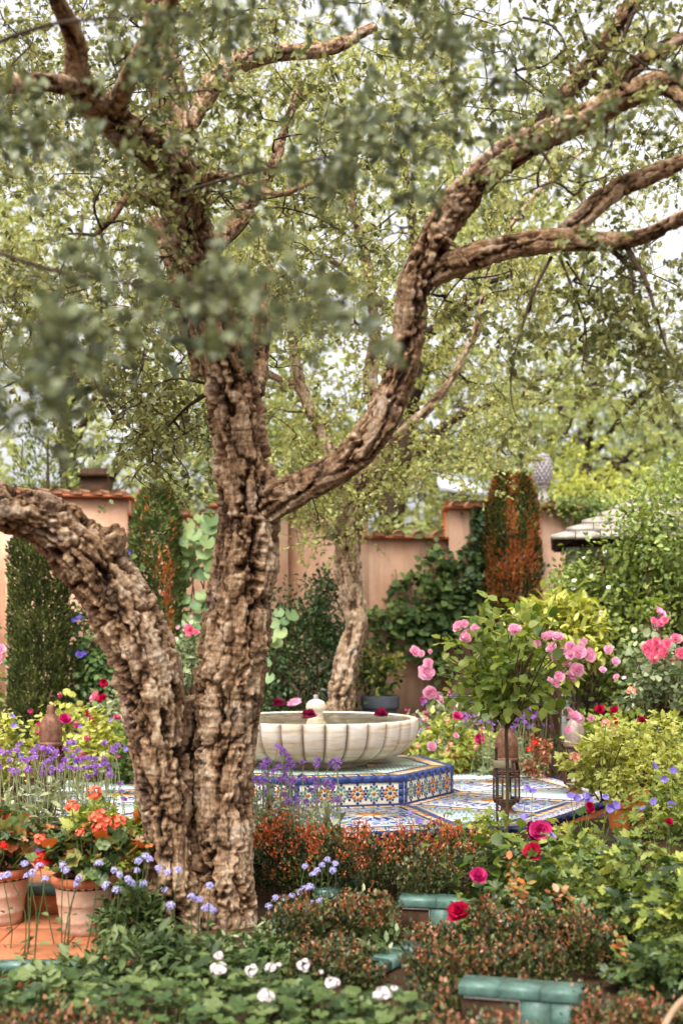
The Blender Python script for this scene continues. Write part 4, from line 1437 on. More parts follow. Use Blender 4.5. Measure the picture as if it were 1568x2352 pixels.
holes2 = [(310, 640, 60, 60), (800, 90, 60, 50), (1130, 300, 60, 50), (690, 300, 40, 40)]
cc = gappy(clumps(reg), holes2, .8, -.2)
reach(gt, cc, N2, 2.4, .016)
leaf_clumps(gl, gt, cc, 6, 14, OVAL, .044, .3, 1.3, (0, 0, .05), twig_r=.003)
gt.obj('boughs', M['twig'], oak2, kind='stuff', loc=-B2)
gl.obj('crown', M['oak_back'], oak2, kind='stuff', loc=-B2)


def far_tree(name, label, x, y, h, cw, mat, nleaf, leaf, trunk_r=.2, base=.0, low=.25, T=DIA, seed=0, cut=-.1):
    b = np.array([x, y, base])
    t = thing(name, label, 'tree', (x, y, base), group='trees beyond the garden wall')
    gt, gl = Geo(), Geo()
    top = np.array([rng.normal() * .3, rng.normal() * .3, h * .92])
    S = spline([(0, 0, 0, trunk_r * 1.3), (rng.normal() * .15, 0, h * .3, trunk_r), (rng.normal() * .3, rng.normal() * .2, h * .6, trunk_r * .6), (*top, trunk_r * .15)], .4)
    tube(gt, S[:, :3], S[:, 3], 8)
    NS = [np.c_[S, np.zeros((len(S), 3))]]
    for i in range(9):
        k = S[int(len(S) * rng.uniform(.3, .8))]
        a = rng.uniform(0, 2 * PI)
        L = cw * rng.uniform(.5, .9)
        e = k[:3] + np.array([math.cos(a) * L, math.sin(a) * L, L * rng.uniform(.2, .8)])
        m = (k[:3] + e) / 2 + (0, 0, .15 * L)
        B = spline([(*k[:3], k[3] * .6), (*m, k[3] * .4), (*e, .02)], .4)
        tube(gt, B[:, :3], B[:, 3], 6)
        NS.append(np.c_[B, np.zeros((len(B), 3))])
    n = nleaf // 60
    v = rdir(n) * rng.uniform(.35, 1, n)[:, None] ** .6
    P = v * np.array([cw, cw, h * (1 - low) / 2]) + np.array([0, 0, h * (1 + low) / 2])
    P = P[pn(P * .55 + seed * 7.7) > cut]
    reach(gt, P, np.vstack(NS), 3.5, .03)
    leaf_clumps(gl, None, P, 6, 10, T, leaf, .55, 1.6, (0, 0, .1))
    gt.obj('trunk', M['twig'], t)
    gl.obj('crown', M[mat], t, kind='stuff')
    return t


far_tree('broad_tree', 'tall pale green broadleaf tree beyond the wall behind the slim oak', .8, 21, 10.6, 3.5, 'tree_pale', 32000, .13, low=.12, seed=1)
far_tree('broad_tree', 'grey green tree beyond the wall behind the pine cone finial', 4.6, 30, 8.4, 4.4, 'tree_dusk', 24000, .15, low=.1, seed=2, cut=-.2)
far_tree('broad_tree', 'grey green tree beyond the wall at the far right above the pavilion', 9.2, 33, 7.6, 4.6, 'tree_dusk', 24000, .15, low=.1, seed=3, cut=-.2)
far_tree('broad_tree', 'pale tree beyond the wall behind the upper left oak boughs', -4.8, 24, 9.6, 3.2, 'tree_pale', 26000, .13, low=.1, seed=4, cut=0.02)
far_tree('broad_tree', 'dusky tree low beyond the wall between slim oak and left cypress', -2.0, 26, 6.4, 3.0, 'tree_dusk', 16000, .14, low=.1, seed=5)
far_tree('broad_tree', 'hazy pale tree beyond the wall between the finial and the drooping oak twigs', 4.4, 25, 6.8, 2.8, 'tree_pale', 16000, .13, low=.1, seed=9, cut=-.05)
far_tree('rounded_tree', 'yellow green low rounded tree just beyond the wall beside the finial', 3.6, 19.5, 3.75, 1.05, 'yellow_tree', 9000, .08, .1, low=.25, seed=6, cut=-.4)
far_tree('rounded_tree', 'yellow green rounded tree beyond the pavilion roof', 5.0, 20.5, 3.65, 1.3, 'yellow_tree', 9000, .08, .1, low=.2, seed=7, cut=-.4)


def cypress(label, x, y, z0, h, r, n, mat, dead=0.0, top=.8):
    t = thing('cypress', label, 'cypress', (x, y, z0), group='clipped cypress columns along the wall')
    g = Geo()
    tube(g, np.array([(0, 0, 0), (0, 0, h * .5), (0, 0, h * .9)]), [.05, .04, .01], 8)
    g.obj('trunk', M['twig'], t)
    z = rng.uniform(.02, 1, n) ** .9
    a = rng.uniform(0, 2 * PI, n)
    prof_ = np.interp(z, [0, .08, .4, .85, 1], [.9, 1.0, 1.0, top, top * .6])
    bump_ = 1 + .24 * pn(np.c_[np.cos(a) * 2.2, np.sin(a) * 2.2, z * h * 2.6] + x * 3)
    rr = r * prof_ * bump_ * (1 - .3 * rng.random(n) ** 2)
    P = np.c_[rr * np.cos(a), rr * np.sin(a), z * h]
    d = unit(np.c_[np.cos(a) * .55, np.sin(a) * .55, np.full(n, .9)] + rng.normal(size=(n, 3)) * .3)
    nm = unit(np.c_[np.cos(a), np.sin(a), np.full(n, .2)] + rng.normal(size=(n, 3)) * .4)
    rn = np.clip(.45 + .35 * pn(P * 5 + 9) + rng.normal(size=n) * .22, 0, 1)
    mi = np.zeros(n, int)
    if dead:
        q = pn(np.c_[P[:, 0] * 6, P[:, 1] * 6, P[:, 2] * 1.5] + x * 5) + .25 * rng.normal(size=n) + dead * 1.0 - .5
        mi = ((q + np.where(z > .45, .12, -.22)) > 0.0).astype(int)
    Tn = T_dia(.2, .06)
    g = Geo()
    g.scatter(Tn, P, frames(d, nm), rng.uniform(.03, .065, n), mi, rn)
    g.obj('crown', [M[mat], M['orange_dead']], t, kind='stuff')
    return t


cypress('dark clipped cypress column at the left edge beside the pink wall', -2.88, 13.0, .25, 2.45, .27, 20000, 'cypress_dark', 0, .98)
cypress('bright tipped cypress rising above the oak limb behind the dark cypress', -3.5, 16.3, .25, 4.1, .42, 6000, 'cypress')
cypress('green cypress column with a few orange twigs beside the wall pillar', -1.86, 13.7, .25, 2.7, .26, 18000, 'cypress', -.1, .95)
cypress('cypress column turned largely orange by dead foliage between wall pillars', 1.87, 15.0, .25, 3.0, .3, 20000, 'cypress_dark', .2, .98)

# ------------------------------------------------------------------ flowers, unit width, facing +z
def T_petal(w=.5, cup=.35, tipw=.8, ruff=.05):
    V, q = [], []
    for i, v in enumerate((0, .4, .75, 1)):
        ww = w * (.25, .9, 1.0, tipw)[i]
        for j, u in enumerate((-1, -.4, .4, 1)):
            V.append((u * ww, v - .1 * (u * u) * v, cup * (v * v * .5 + .35 * u * u * v) + ruff * ((-1) ** j) * v * v))
    for i in range(3):
        for j in range(3):
            a = 4 * i + j
            q.append([a, a + 1, a + 5, a + 4])
    return np.array(V), [np.array(q)]


def ring(g, T, n, tilt, size, ph=0., z=0., jit=.12, mat=0):
    for k in range(n):
        a = 2 * PI * k / n + ph + rng.normal() * jit
        t = tilt + rng.normal() * .12
        d = np.array([math.cos(a) * math.sin(t), math.sin(a) * math.sin(t), math.cos(t)])
        nm = np.array([-math.cos(a) * math.cos(t), -math.sin(a) * math.cos(t), math.sin(t)])
        g.scatter(T, np.array([[0, 0, z]]), frames(d[None], nm[None]), size * rng.uniform(.85, 1.1), mat, rng.random(1))


def rose_mesh(mat, full=1.0):
    g = Geo()
    P_ = T_petal(.48, .38, .75, .06)
    ring(g, P_, 6, 1.45, .52, 0, -.02)
    ring(g, P_, 6, 1.2, .5, .5, .0)
    ring(g, P_, 6, .95, .44, .2, .02)
    ring(g, P_, 6, .7, .38, .8, .04)
    ring(g, P_, 5, .42, .32, .3, .06)
    ring(g, P_, 4, .2, .28, .1, .06)
    return g.mesh('rose', M[mat], True)


def pom_mesh(mat, n=26):
    g = Geo()
    d = rdir(n)
    d[:, 2] = np.abs(d[:, 2]) * .9 - .15
    d = unit(d)
    g.scatter(T_petal(.3, .2, .9), d * .12, frames(d, unit(np.cross(d, rdir(n)))), rng.uniform(.3, .45, n))
    return g.mesh('flower_head', M[mat], True)


def five_mesh(name, mat, w=.52, n=5, tilt=1.2, tipw=.8):
    g = Geo()
    ring(g, T_petal(w, .18, tipw, .02), n, tilt, .52, 0, 0, .03)
    return g.mesh(name, M[mat], True)


def umbel_mesh(mat, nf=11, flat=.55, fs=.42, rr=.34):
    g = Geo()
    for k in range(nf):
        zz = 1 - (1.0 - .05) * (k + .5) / nf * (1.25 - .25 * flat)
        a0 = k * 2.39996 + rng.normal() * .2
        q_ = math.sqrt(max(0, 1 - zz * zz))
        d = unit(np.array([q_ * math.cos(a0), q_ * math.sin(a0), zz * (.55 + .3 * flat)]))
        c = d * rr * rng.uniform(.7, 1.2)
        T = T_petal(.5, .1, .85, .02)
        for j in range(5):
            a = 2 * PI * j / 5 + k
            x = np.cross(d, [0.3, .1, .9])
            x /= np.linalg.norm(x)
            y = np.cross(d, x)
            e = (math.cos(a) * x + math.sin(a) * y) * .95 + d * .3
            g.scatter(T, c[None], frames(e[None], d[None]), fs * .5 * rng.uniform(.85, 1.15), 0, np.clip(rng.random(1), 0, 1))
    return g.mesh('flower_head', M[mat], True)


FM = {}
for m_ in ('pink', 'hot_pink', 'red', 'dark_red', 'magenta', 'scarlet'):
    FM['rose_' + m_] = [rose_mesh(m_) for _ in range(2)]
FM['purple'] = [pom_mesh('purple') for _ in range(3)]
FM['lilac'] = [umbel_mesh('lilac', 24, .9, .26, .36) for _ in range(3)]
FM['violet'] = [five_mesh('flower', 'violet') for _ in range(2)]
FM['clematis'] = [five_mesh('flower', 'clematis', .34, 6, 1.35, .25)]
FM['coral'] = [umbel_mesh('coral', 13, 1.0, .4, .44) for _ in range(3)]
FM['peach'] = [umbel_mesh('peach', 9, .5, .5, .4) for _ in range(2)]
FM['scarlet'] = [umbel_mesh('scarlet', 11, .6, .6)]
FM['whiteg'] = [umbel_mesh('white', 11, .5, .46, .36) for _ in range(3)]
FM['white'] = [five_mesh('flower', 'white', .6)]
FM['pinkg'] = [umbel_mesh('magenta', 8, .5, .5)]


def bloom(parent, kind, p, size, base, name=None, tilt=.5, face=None):
    me = random.choice(FM[kind])
    d = np.array([0, -.35, 1.0]) if face is None else np.asarray(face, float)
    d = unit(d + rng.normal(size=3) * tilt * .5)
    q = Vector(d).to_track_quat('Z', 'Y') @ Matrix.Rotation(rng.uniform(0, 6.28), 3, 'Z').to_quaternion()
    o = put(name or ('rose' if 'rose' in kind else 'flower'), me, parent, loc=np.asarray(p) - base, scale=size * rng.uniform(.9, 1.12))
    o.rotation_euler = q.to_euler()
    if kind == 'whiteg':
        o.scale.z *= .62
    return o


def stem(g, a, b, r=.003, bow=.06, n=4, mat=0):
    a, b = np.asarray(a, float), np.asarray(b, float)
    L = np.linalg.norm(b - a)
    m = (a + b) / 2 + rng.normal(size=3) * bow * L
    S = spline([(*a, r), (*m, r * .8), (*b, r * .6)], max(.03, L / 6))
    tube(g, S[:, :3], S[:, 3], n, mat, cap=False)


def lumps(n_cl, n, c, rad, shell=.55, flat=0.0):
    """points gathered in lumps through an ellipsoid, and their outward directions"""
    v = rdir(n_cl) * rng.uniform(shell, 1, n_cl)[:, None]
    if flat:
        v[:, 2] = np.maximum(v[:, 2], -flat)
    k = rng.integers(0, n_cl, n)
    p = v[k] + rng.normal(size=(n, 3)) * .16
    return np.asarray(c) + p * np.asarray(rad), unit(p * np.asarray(rad) + 1e-6), rng.uniform(-.2, .2, n_cl)[k]


def shrub(name, label, cat, base, c, rad, n, T, size, mat, shell=.45, ncl=None, up=.35, stems=10, stem_mat='stem_brown', group=None, flat=.7, sr=.006, flowers=(), face=True):
    base = np.asarray(base, float)
    c = np.asarray(c, float)
    t = thing(name, label, cat, tuple(base), group=group)
    P, out, cr = lumps(ncl or max(8, n // 28), n, c, rad, shell, flat)
    P[:, 2] = np.maximum(P[:, 2], base[2] + .01)
    d = unit(out * .7 + rdir(n) * .8 + (0, 0, -.1 * up))
    nm = unit(rdir(n) * (.75 - .3 * up) + out * .35 + (0, 0, up * 2))
    mats = mat if isinstance(mat, (list, tuple)) else [mat]
    mi = rng.integers(0, len(mats), n)
    g = Geo()
    g.scatter(T, P - base, frames(d, nm), size * rng.uniform(.6, 1.25, n), mi, np.clip(rng.random(n) + cr, 0, 1))
    g.obj('leaves', [M[m] for m in mats], t, kind='stuff')
    g = Geo()
    for k in range(stems):
        q = P[rng.integers(0, n)] - base
        stem(g, rng.normal(size=3) * (.03, .03, 0), q, sr, .08)
    if stems:
        g.obj('stems', M[stem_mat], t, kind='stuff')
    for kind, cnt, sz, top in flowers:
        for k in range(cnt):
            v = rdir(1)[0]
            v[1] = -abs(v[1])
            v[2] = abs(v[2]) * top if top >= 0 else v[2]
            p = c + unit(v) * np.asarray(rad) * rng.uniform(.95, 1.1)
            p[2] = max(p[2], base[2] + .05)
            bloom(t, kind, p, sz, base, face=(v[0] * .6, -.7, .5))
    return t


# ------------------------------------------------------------------ lanterns on the mosaic floor
def holed(name, base_mat):
    """rusty tin pierced with small holes"""
    m = M[base_mat].copy()
    m.name = name
    nt = m.node_tree
    out = [n for n in nt.nodes if n.type == 'OUTPUT_MATERIAL'][0]
    sh = out.inputs['Surface'].links[0].from_socket
    tc = nd(nt, 'ShaderNodeTexCoord')
    vo = nd(nt, 'ShaderNodeTexVoronoi', {'Vector': tc.outputs['Object'], 'Scale': 85.0})
    lt = nd(nt, 'ShaderNodeMath', {0: vo.outputs['Distance'], 1: .27}, operation='LESS_THAN')
    tr = nd(nt, 'ShaderNodeBsdfTransparent')
    mx = nd(nt, 'ShaderNodeMixShader', {0: lt.outputs[0], 1: sh, 2: tr.outputs[0]})
    nt.links.new(mx.outputs[0], out.inputs['Surface'])
    return m


M['pierced'] = holed('pierced_rust', 'rust')
M['pierced_grey'] = holed('pierced_tin', 'rust_grey')


def lantern(label, x, y, z, s, rz, dome, cols, ring_=True):
    t = thing('lantern', label, 'lantern', (x, y, z), rz, 'moroccan lanterns on the mosaic floor')
    t.scale = (s, s, s)
    n = 6
    aa = np.arange(n) / n * 2 * PI

    def hexp(r, zz):
        return np.c_[r * np.cos(aa), r * np.sin(aa), np.full(n, zz)]
    # foot, lower cup, glass body, shoulder, collar, dome, neck
    lathe(Geo(), [(.085, 0), (.08, .012), (.05, .03), (.045, .05), (.075, .075), (.095, .085)], 6).obj('foot', M['rust'], t)
    rows = [(.095, .085), (.105, .115), (.105, .34), (.085, .42)]
    for k in range(n):
        j = (k + 1) % n
        for (i, cset) in ((0, 0), (1, 1), (2, 2)):
            a, b = hexp(*rows[i]) * (.985, .985, 1), hexp(*rows[i + 1]) * (.985, .985, 1)
            g = Geo()
            g.add([a[k], a[j], b[j], b[k]], [np.array([[0, 1, 2, 3]])])
            g.obj('pane', M[cols[cset][k % len(cols[cset])]], t)
        g = Geo()
        tube(g, np.array([hexp(*r)[k] for r in rows]), .0085, 4)
        g.obj('frame_bar', M['frame_rust'], t)
    for r, zz in ((.105, .115), (.105, .34), (.105, .30), (.085, .42)):
        g = Geo()
        h = hexp(r, zz)
        tube(g, np.vstack([h, h[:1]]), .0085, 4, cap=False)
        g.obj('frame_hoop', M['frame_rust'], t)
    lathe(Geo(), [(.085, .42), (.098, .428), (.1, .44), (.092, .45)], 24).obj('collar', M['rust'], t, smooth=True)
    dm = lathe(Geo(), [(.088, .45), (.094, .5), (.092, .56), (.08, .61), (.06, .65), (.038, .675), (.03, .68)], 48, 0, lambda a, k: 1 - .05 * np.abs(np.cos(4 * a)) ** 6).obj('dome', M[dome], t, smooth=True)
    lathe(Geo(), [(.032, .675), (.032, .74), (.027, .75), (.0, .752)], 16).obj('neck', M['rust'], dm)
    a = np.linspace(0, 2 * PI, 20)
    g = Geo()
    tube(g, np.c_[.036 * np.cos(a) + .012, 0 * a, .785 + .036 * np.sin(a)], .003, 5, cap=False)
    g.obj('ring', M['frame_rust'], dm)
    g = Geo()
    lathe(g, [(.0, .086), (.05, .087), (.05, .1), (.03, .1), (.03, .17), (.0, .17)], 12)
    g.obj('candle', M['cream'], t)


lantern('rusty domed lantern with a ring on top among the purple flowers at left', -2.2, 10.35, ZF, .93, .3, 'pierced', [['glass', 'glass_green'], ['glass'], ['glass_amber', 'glass', 'glass_red']])
lantern('rusty lantern with red and green panes standing behind the rose stake', 1.14, 9.45, ZF, .86, .1, 'pierced', [['glass_green', 'glass_red'], ['glass'], ['glass_red', 'glass', 'glass_green']])
lantern('greyish lantern partly hidden behind the pale potted geraniums', 1.79, 10.5, ZF, .86, .5, 'pierced_grey', [['glass_green', 'glass'], ['glass'], ['glass_green', 'glass']])

# ------------------------------------------------------------------ roses floating in the basin
for kind, dx, dy, sz, lab in (('rose_dark_red', 640, 1623, .13, 'dark red rose floating left of the pink one in the basin'), ('rose_pink', 677, 1622, .14, 'pink rose floating beside the marble knob in the basin'),
                              ('rose_dark_red', 710, 1652, .135, 'dark red rose floating at the front rim of the basin'), ('rose_dark_red', 874, 1648, .125, 'dark red rose floating at the right side of the basin')):
    zz = ZB + .345
    d = (CZ - zz) / ((dy + 5 - HY) / F)
    o = put('floating_rose', FM[kind][0], loc=((dx - CX) / F * d, d, zz + .028), rot=(rng.normal() * .1, rng.normal() * .1, rng.uniform(0, 6)), scale=(sz, sz, sz * 1.15))
    tag(o, lab, 'rose', 'roses floating in the fountain')


# ------------------------------------------------------------------ pots
def pot(label, x, y, z, r, h, mat, style='plain', rz=0., group='terracotta pots'):
    t = thing('flower_pot', label, 'pot', (x, y, z), rz, group)
    if style == 'banded':
        pr = [(.0, 0), (r * .66, 0), (r * .69, h * .1), (r * .72, h * .2), (r * .74, h * .215), (r * .745, h * .25), (r * .74, h * .27), (r * .79, h * .5), (r * .81, h * .515), (r * .815, h * .55), (r * .81, h * .57), (r * .87, h * .84), (r * .9, h * .86)]
        rim = [(r * .88, h * .84), (r * .97, h * .87), (r, h * .91), (r, h * .95), (r * .96, h), (r * .88, h), (r * .85, h * .93), (r * .82, h * .8)]
    else:
        pr = [(.0, 0), (r * .66, 0), (r * .68, .008), (r * .9, h * .8)]
        rim = [(r * .9, h * .78), (r * .985, h * .79), (r, h * .81), (r, h * .98), (r * .98, h), (r * .9, h), (r * .88, h * .9), (r * .85, h * .75)]
    b = lathe(Geo(), pr, 40).obj('body', M[mat], t, smooth=style == 'banded')
    lathe(Geo(), rim, 40).obj('rim', M[mat if style != 'banded' else 'terracotta'], t, smooth=True)
    a = np.arange(24) / 24 * 2 * PI
    g = Geo()
    prism(g, np.c_[r * .87 * np.cos(a), r * .87 * np.sin(a)], h * .8, h * .88)
    g.obj('soil', M['soil'], t)
    return t


pot('limed terracotta pot with raised bands cut by the left picture edge', -1.86, 7.36, 0, .2, .3, 'terracotta_pale', 'banded')
pot('limed terracotta pot with raised bands standing before the teal edged step', -1.34, 7.12, 0, .172, .30, 'terracotta_pale', 'banded')
pot('orange clay pot half hidden behind the oak trunk on the upper step', -1.06, 7.95, .16, .16, .22, 'terracotta_new')
pot('front orange clay pot under the pale geraniums at right', 1.83, 9.0, .235, .09, .21, 'terracotta_new')
pot('rear orange clay pot beside the thick geranium stem at right', 2.04, 9.5, .25, .095, .22, 'terracotta_new')
pot('small clay pot beyond the mosaic floor right of the basin', 1.02, 12.1, .25, .13, .2, 'terracotta')
pot('small clay pot half hidden by the pale bush at left of the floor', -2.2, 11.6, .26, .13, .18, 'terracotta')
pot('tiny clay pot rim right behind the platform edge', .58, 12.6, .25, .12, .2, 'terracotta')
pot('dark slate grey planter tub standing against the wall', .40, 14.2, .25, .2, .62, 'slate_pot', group=None)
shrub('potted_shrub', 'yellowish evergreen shrub growing in the dark grey tub', 'shrub', (.40, 14.2, .85), (.40, 14.2, 1.12), (.26, .24, .26), 900, OVAL, .06, ['laurel', 'dark_shrub'], .3)

# ------------------------------------------------------------------ shrubs and climbers on the wall
shrub('evergreen_shrub', 'rounded dark evergreen shrub against the wall between the two oak trunks', 'shrub', (-.42, 13.9, .25), (-.42, 13.9, 1.05), (.5, .35, .95), 7500, OVAL, .05, 'dark_shrub', .55, 260, .4, 12)
shrub('evergreen_shrub', 'dark evergreen shrub top reaching up beside the slim oak trunk', 'shrub', (-.15, 14.2, .25), (-.15, 14.2, 1.7), (.26, .2, .45), 1500, OVAL, .05, 'dark_shrub', .4, 60, .4, 6)


def wall_vine(name, label, spots, n, T, size, mat, off=.25, thick=.12, group='climbers on the garden wall', stems=True):
    """spots of (dx, dy, rx, ry) on the wall in the photograph's 1568 px copy"""
    pts = []
    for (dx, dy, rx, ry) in spots:
        x0 = (dx - CX) / F * 15
        d = wy(x0) - off
        for _ in range(2):
            x0 = (dx - CX) / F * d
            d = wy(x0) - off
        pts.append((x0, d, CZ + (HY - dy) / F * d, rx / F * d, ry / F * d))
    pts = np.array(pts)
    base = np.array([pts[:, 0].mean(), pts[:, 1].mean(), .25])
    t = thing(name, label, 'climber', tuple(base), group=group)
    wgt = pts[:, 3] * pts[:, 4]
    k = rng.choice(len(pts), n, p=wgt / wgt.sum())
    ncl = n // 14
    kc = rng.choice(len(pts), ncl, p=wgt / wgt.sum())
    u = rng.normal(size=(ncl, 2)) * .55
    cl = np.c_[pts[kc, 0] + u[:, 0] * pts[kc, 3], pts[kc, 1] - rng.random(ncl) * thick, pts[kc, 2] + u[:, 1] * pts[kc, 4]]
    j = rng.integers(0, ncl, n)
    P = cl[j] + rng.normal(size=(n, 3)) * (.07, .05, .06)
    d = unit(np.c_[rng.normal(size=n) * .7, -.5 - rng.random(n) * .5, rng.normal(size=n) * .5 - .35])
    nm = unit(np.c_[rng.normal(size=n) * .4, -np.ones(n) * .8, .6 + rng.normal(size=n) * .3])
    g = Geo()
    g.scatter(T, P - base, frames(d, nm), size * rng.uniform(.6, 1.25, n), 0, np.clip(rng.random(n) + rng.uniform(-.25, .2, ncl)[j], 0, 1))
    g.obj('leaves', M[mat], t, kind='stuff')
    g = Geo()
    for i in range(len(pts)):
        a = np.array([pts[:, 0].mean() + rng.normal() * .15, pts[i, 1] + .12, .25])
        stem(g, a - base, pts[i, :3] - base + (0, .1, 0), .011, .08, 5)
    g.obj('stems', M['stem_brown'], t, kind='stuff')
    return t, base


wall_vine('wall_vine', 'broad dark green vine spread over the wall right of the slim oak', [(910, 1420, 70, 40), (980, 1350, 70, 70), (1030, 1300, 60, 60), (960, 1440, 80, 40), (1050, 1390, 60, 40), (1000, 1490, 30, 50), (1090, 1280, 30, 40), (1080, 1430, 30, 30)], 1250, BROAD, .095, 'vine')
wall_vine('wall_vine', 'dark ivy edge hanging between the wall pillar and orange cypress', [(1105, 1200, 16, 40), (1100, 1260, 16, 50), (1100, 1330, 26, 40)], 500, BROAD, .08, 'dark_shrub', .32)
wall_vine('wall_vine', 'vine with white star flowers trailing over the wall coping at right', [(1290, 1155, 60, 14), (1340, 1170, 40, 20), (1380, 1165, 40, 20)], 800, OVAL, .06, 'jasmine', .3)
t, b = wall_vine('clematis', 'climbing clematis with violet flowers on the wall at left', [(190, 1420, 40, 40), (215, 1480, 50, 50), (220, 1540, 50, 50), (200, 1590, 60, 50), (170, 1520, 30, 50), (260, 1560, 30, 50), (300, 1330, 14, 60), (60, 1500, 20, 60)], 1800, OVAL, .075, 'vine', 1.2)
for dx, dy in ((183, 1417), (170, 1423), (225, 1400), (180, 1500), (195, 1498), (186, 1505), (302, 1298), (305, 1310), (298, 1345), (296, 1268)):
    bloom(t, 'clematis', W(dx, dy, b[1] - .35), .062, b, face=(0, -1, .2))
# vine with big round leaves: every leaf its own piece
bv_y = 13.9
bv = thing('round_leaf_vine', 'climber with big pale round overlapping leaves between cypress and oak trunk', 'climber', (-1.45, bv_y, .25), group='climbers on the garden wall')
RV = []
for k in range(5):
    RV.append(Geo().add(HEART[0], HEART[1], 0, k / 4).mesh('leaf', M['big_leaf'], True))


def big_leaf(parent, base, p, size, d, nm, me):
    Rm = frames(np.array([d], float), np.array([nm], float))[0]
    o = put('leaf', me, parent, loc=np.asarray(p) - base, scale=size)
    o.rotation_euler = Matrix(Rm.tolist()).to_euler()
    return o


bvb = np.array([-1.45, bv_y, .25])
for i in range(95):
    dx, dy = rng.uniform(412, 505), rng.uniform(1175, 1530)
    big_leaf(bv, bvb, W(dx, dy, bv_y - rng.random() * .3), rng.uniform(.12, .19), (rng.normal() * .5, -.5, -.8), (rng.normal() * .3, -.8, .6 + rng.normal() * .2), RV[rng.integers(0, 5)])
for dx, dy in ((640, 1405), (628, 1430), (655, 1425), (622, 1460), (632, 1475), (610, 1520), (668, 1410), (618, 1555), (645, 1450)):
    big_leaf(bv, bvb, W(dx, dy, 13.2 - rng.random() * .2), rng.uniform(.1, .15), (rng.normal() * .5, -.5, -.8), (rng.normal() * .3, -.8, .5), RV[rng.integers(0, 5)])
g = Geo()
for k in range(8):
    stem(g, (rng.normal() * .1, .1, 0), W(rng.uniform(420, 500), rng.uniform(1180, 1400), bv_y) - bvb, .01, .08, 5)
stem(g, (.1, -.3, 0), W(650, 1430, 13.3) - bvb, .01, .1, 5)
g.obj('stems', M['stem_brown'], bv, kind='stuff')

# pavilion climber, laurel and neighbours
shrub('jasmine_climber', 'great mass of climbing jasmine dotted with white flowers smothering the pavilion', 'climber', (2.95, 12.2, .25), (3.0, 12.35, 1.55), (1.0, .55, .95), 9000, OVAL, .06, 'jasmine', .5, 300, .3, 14, flowers=(('white', 46, .045, -1),))
shrub('jasmine_climber', 'bright upper climber heap rising right of the pavilion roof', 'climber', (3.15, 12.0, .25), (3.05, 12.1, 2.45), (.62, .5, .62), 4500, OVAL, .055, 'jasmine', .5, 160, .3, 8)
shrub('jasmine_climber', 'leafy climber skirt hanging under the pavilion eave beside the pink wall', 'climber', (2.2, 12.6, .25), (2.2, 12.6, 1.75), (.34, .3, .5), 2600, OVAL, .055, 'jasmine', .5, 90, .2, 6, flowers=(('white', 12, .045, -1),))
shrub('climbing_rose', 'small pale pink climbing rose flowering on the jasmine mass', 'rose', (2.75, 11.75, .25), (2.62, 11.7, 1.75), (.12, .1, .16), 160, OVAL, .05, 'rose_leaf', .3, flowers=(('rose_pink', 5, .075, -1),))
shrub('laurel_bush', 'yellow green laurel bush behind the standard rose tree', 'shrub', (1.9, 12.0, .25), (1.9, 12.0, 1.5), (.4, .35, .36), 2400, NARROW, .11, 'laurel', .4, 90, .6, 10, flat=.9)
shrub('laurel_bush', 'low dark green bush at the foot of the pavilion posts', 'shrub', (2.2, 12.3, .25), (2.2, 12.3, .55), (.3, .2, .3), 900, OVAL, .06, 'vine', .4)


# ------------------------------------------------------------------ standard rose trees
def standard_rose(label, x, y, z0, zc, rad, n, leaf, mat, stake=True):
    base = np.array([x, y, z0])
    t = thing('standard_rose', label, 'rose tree', tuple(base), group='standard rose trees')
    c = np.array([x, y, zc])
    g = Geo()
    S = spline([(0, 0, 0, .012), (.008, 0, (zc - z0) * .4, .011), (0, 0, (zc - rad[2] * 1.1) - z0, .011), (.01, 0, (zc - rad[2] * .8) - z0, .016)], .08)
    tube(g, S[:, :3], S[:, 3], 8)
    g.obj('trunk', M['stem_brown'], t)
    ft = np.array([.005, 0, zc - rad[2] * 1.0 - z0])
    g = Geo()
    P, out, cr = lumps(n // 16, n, c, rad, .35, .55)
    for k in range(26):
        v = rdir(1)[0]
        v[2] = abs(v[2]) * .9 + .05
        e = (c - base) + unit(v) * np.asarray(rad) * rng.uniform(.6, 1.0)
        stem(g, ft, e, .006, .06, 5)
    g.obj('branches', M['stem_brown'], t, kind='stuff')
    d = unit(out * .6 + rdir(n) * .8)
    nm = unit(rdir(n) * .7 + (0, -.1, 1.0))
    g = Geo()
    g.scatter(BROAD, P - base, frames(d, nm), leaf * rng.uniform(.6, 1.2, n), 0, np.clip(rng.random(n) + cr, 0, 1))
    g.obj('crown', M[mat], t, kind='stuff')
    return t, base


rs, rb = standard_rose('standard rose tree with pink blooms on a bare stem before the fountain floor', 1.0, 8.3, .2, 1.33, (.43, .38, .36), 880, .072, 'rose_leaf')
pk = [(950, 1497, .075), (968, 1502, .05), (978, 1545, .105), (968, 1540, .08), (985, 1590, .09), (1000, 1600, .07), (1055, 1440, .09), (1075, 1462, .105), (1066, 1470, .09), (1088, 1445, .08), (1181, 1447, .085), (1262, 1462, .08), (1280, 1466, .085), (1268, 1490, .09), (1290, 1500, .08), (1270, 1510, .06), (1310, 1485, .085), (1342, 1478, .09), (1328, 1500, .1), (1350, 1505, .095), (1310, 1505, .07), (1300, 1525, .07), (1325, 1540, .1), (1315, 1550, .09), (1290, 1545, .06), (1282, 1555, .085), (1272, 1570, .075), (1302, 1638, .08), (1318, 1648, .085), (1330, 1652, .07), (1046, 1690, .05), (990, 1715, .07)]
g = Geo()
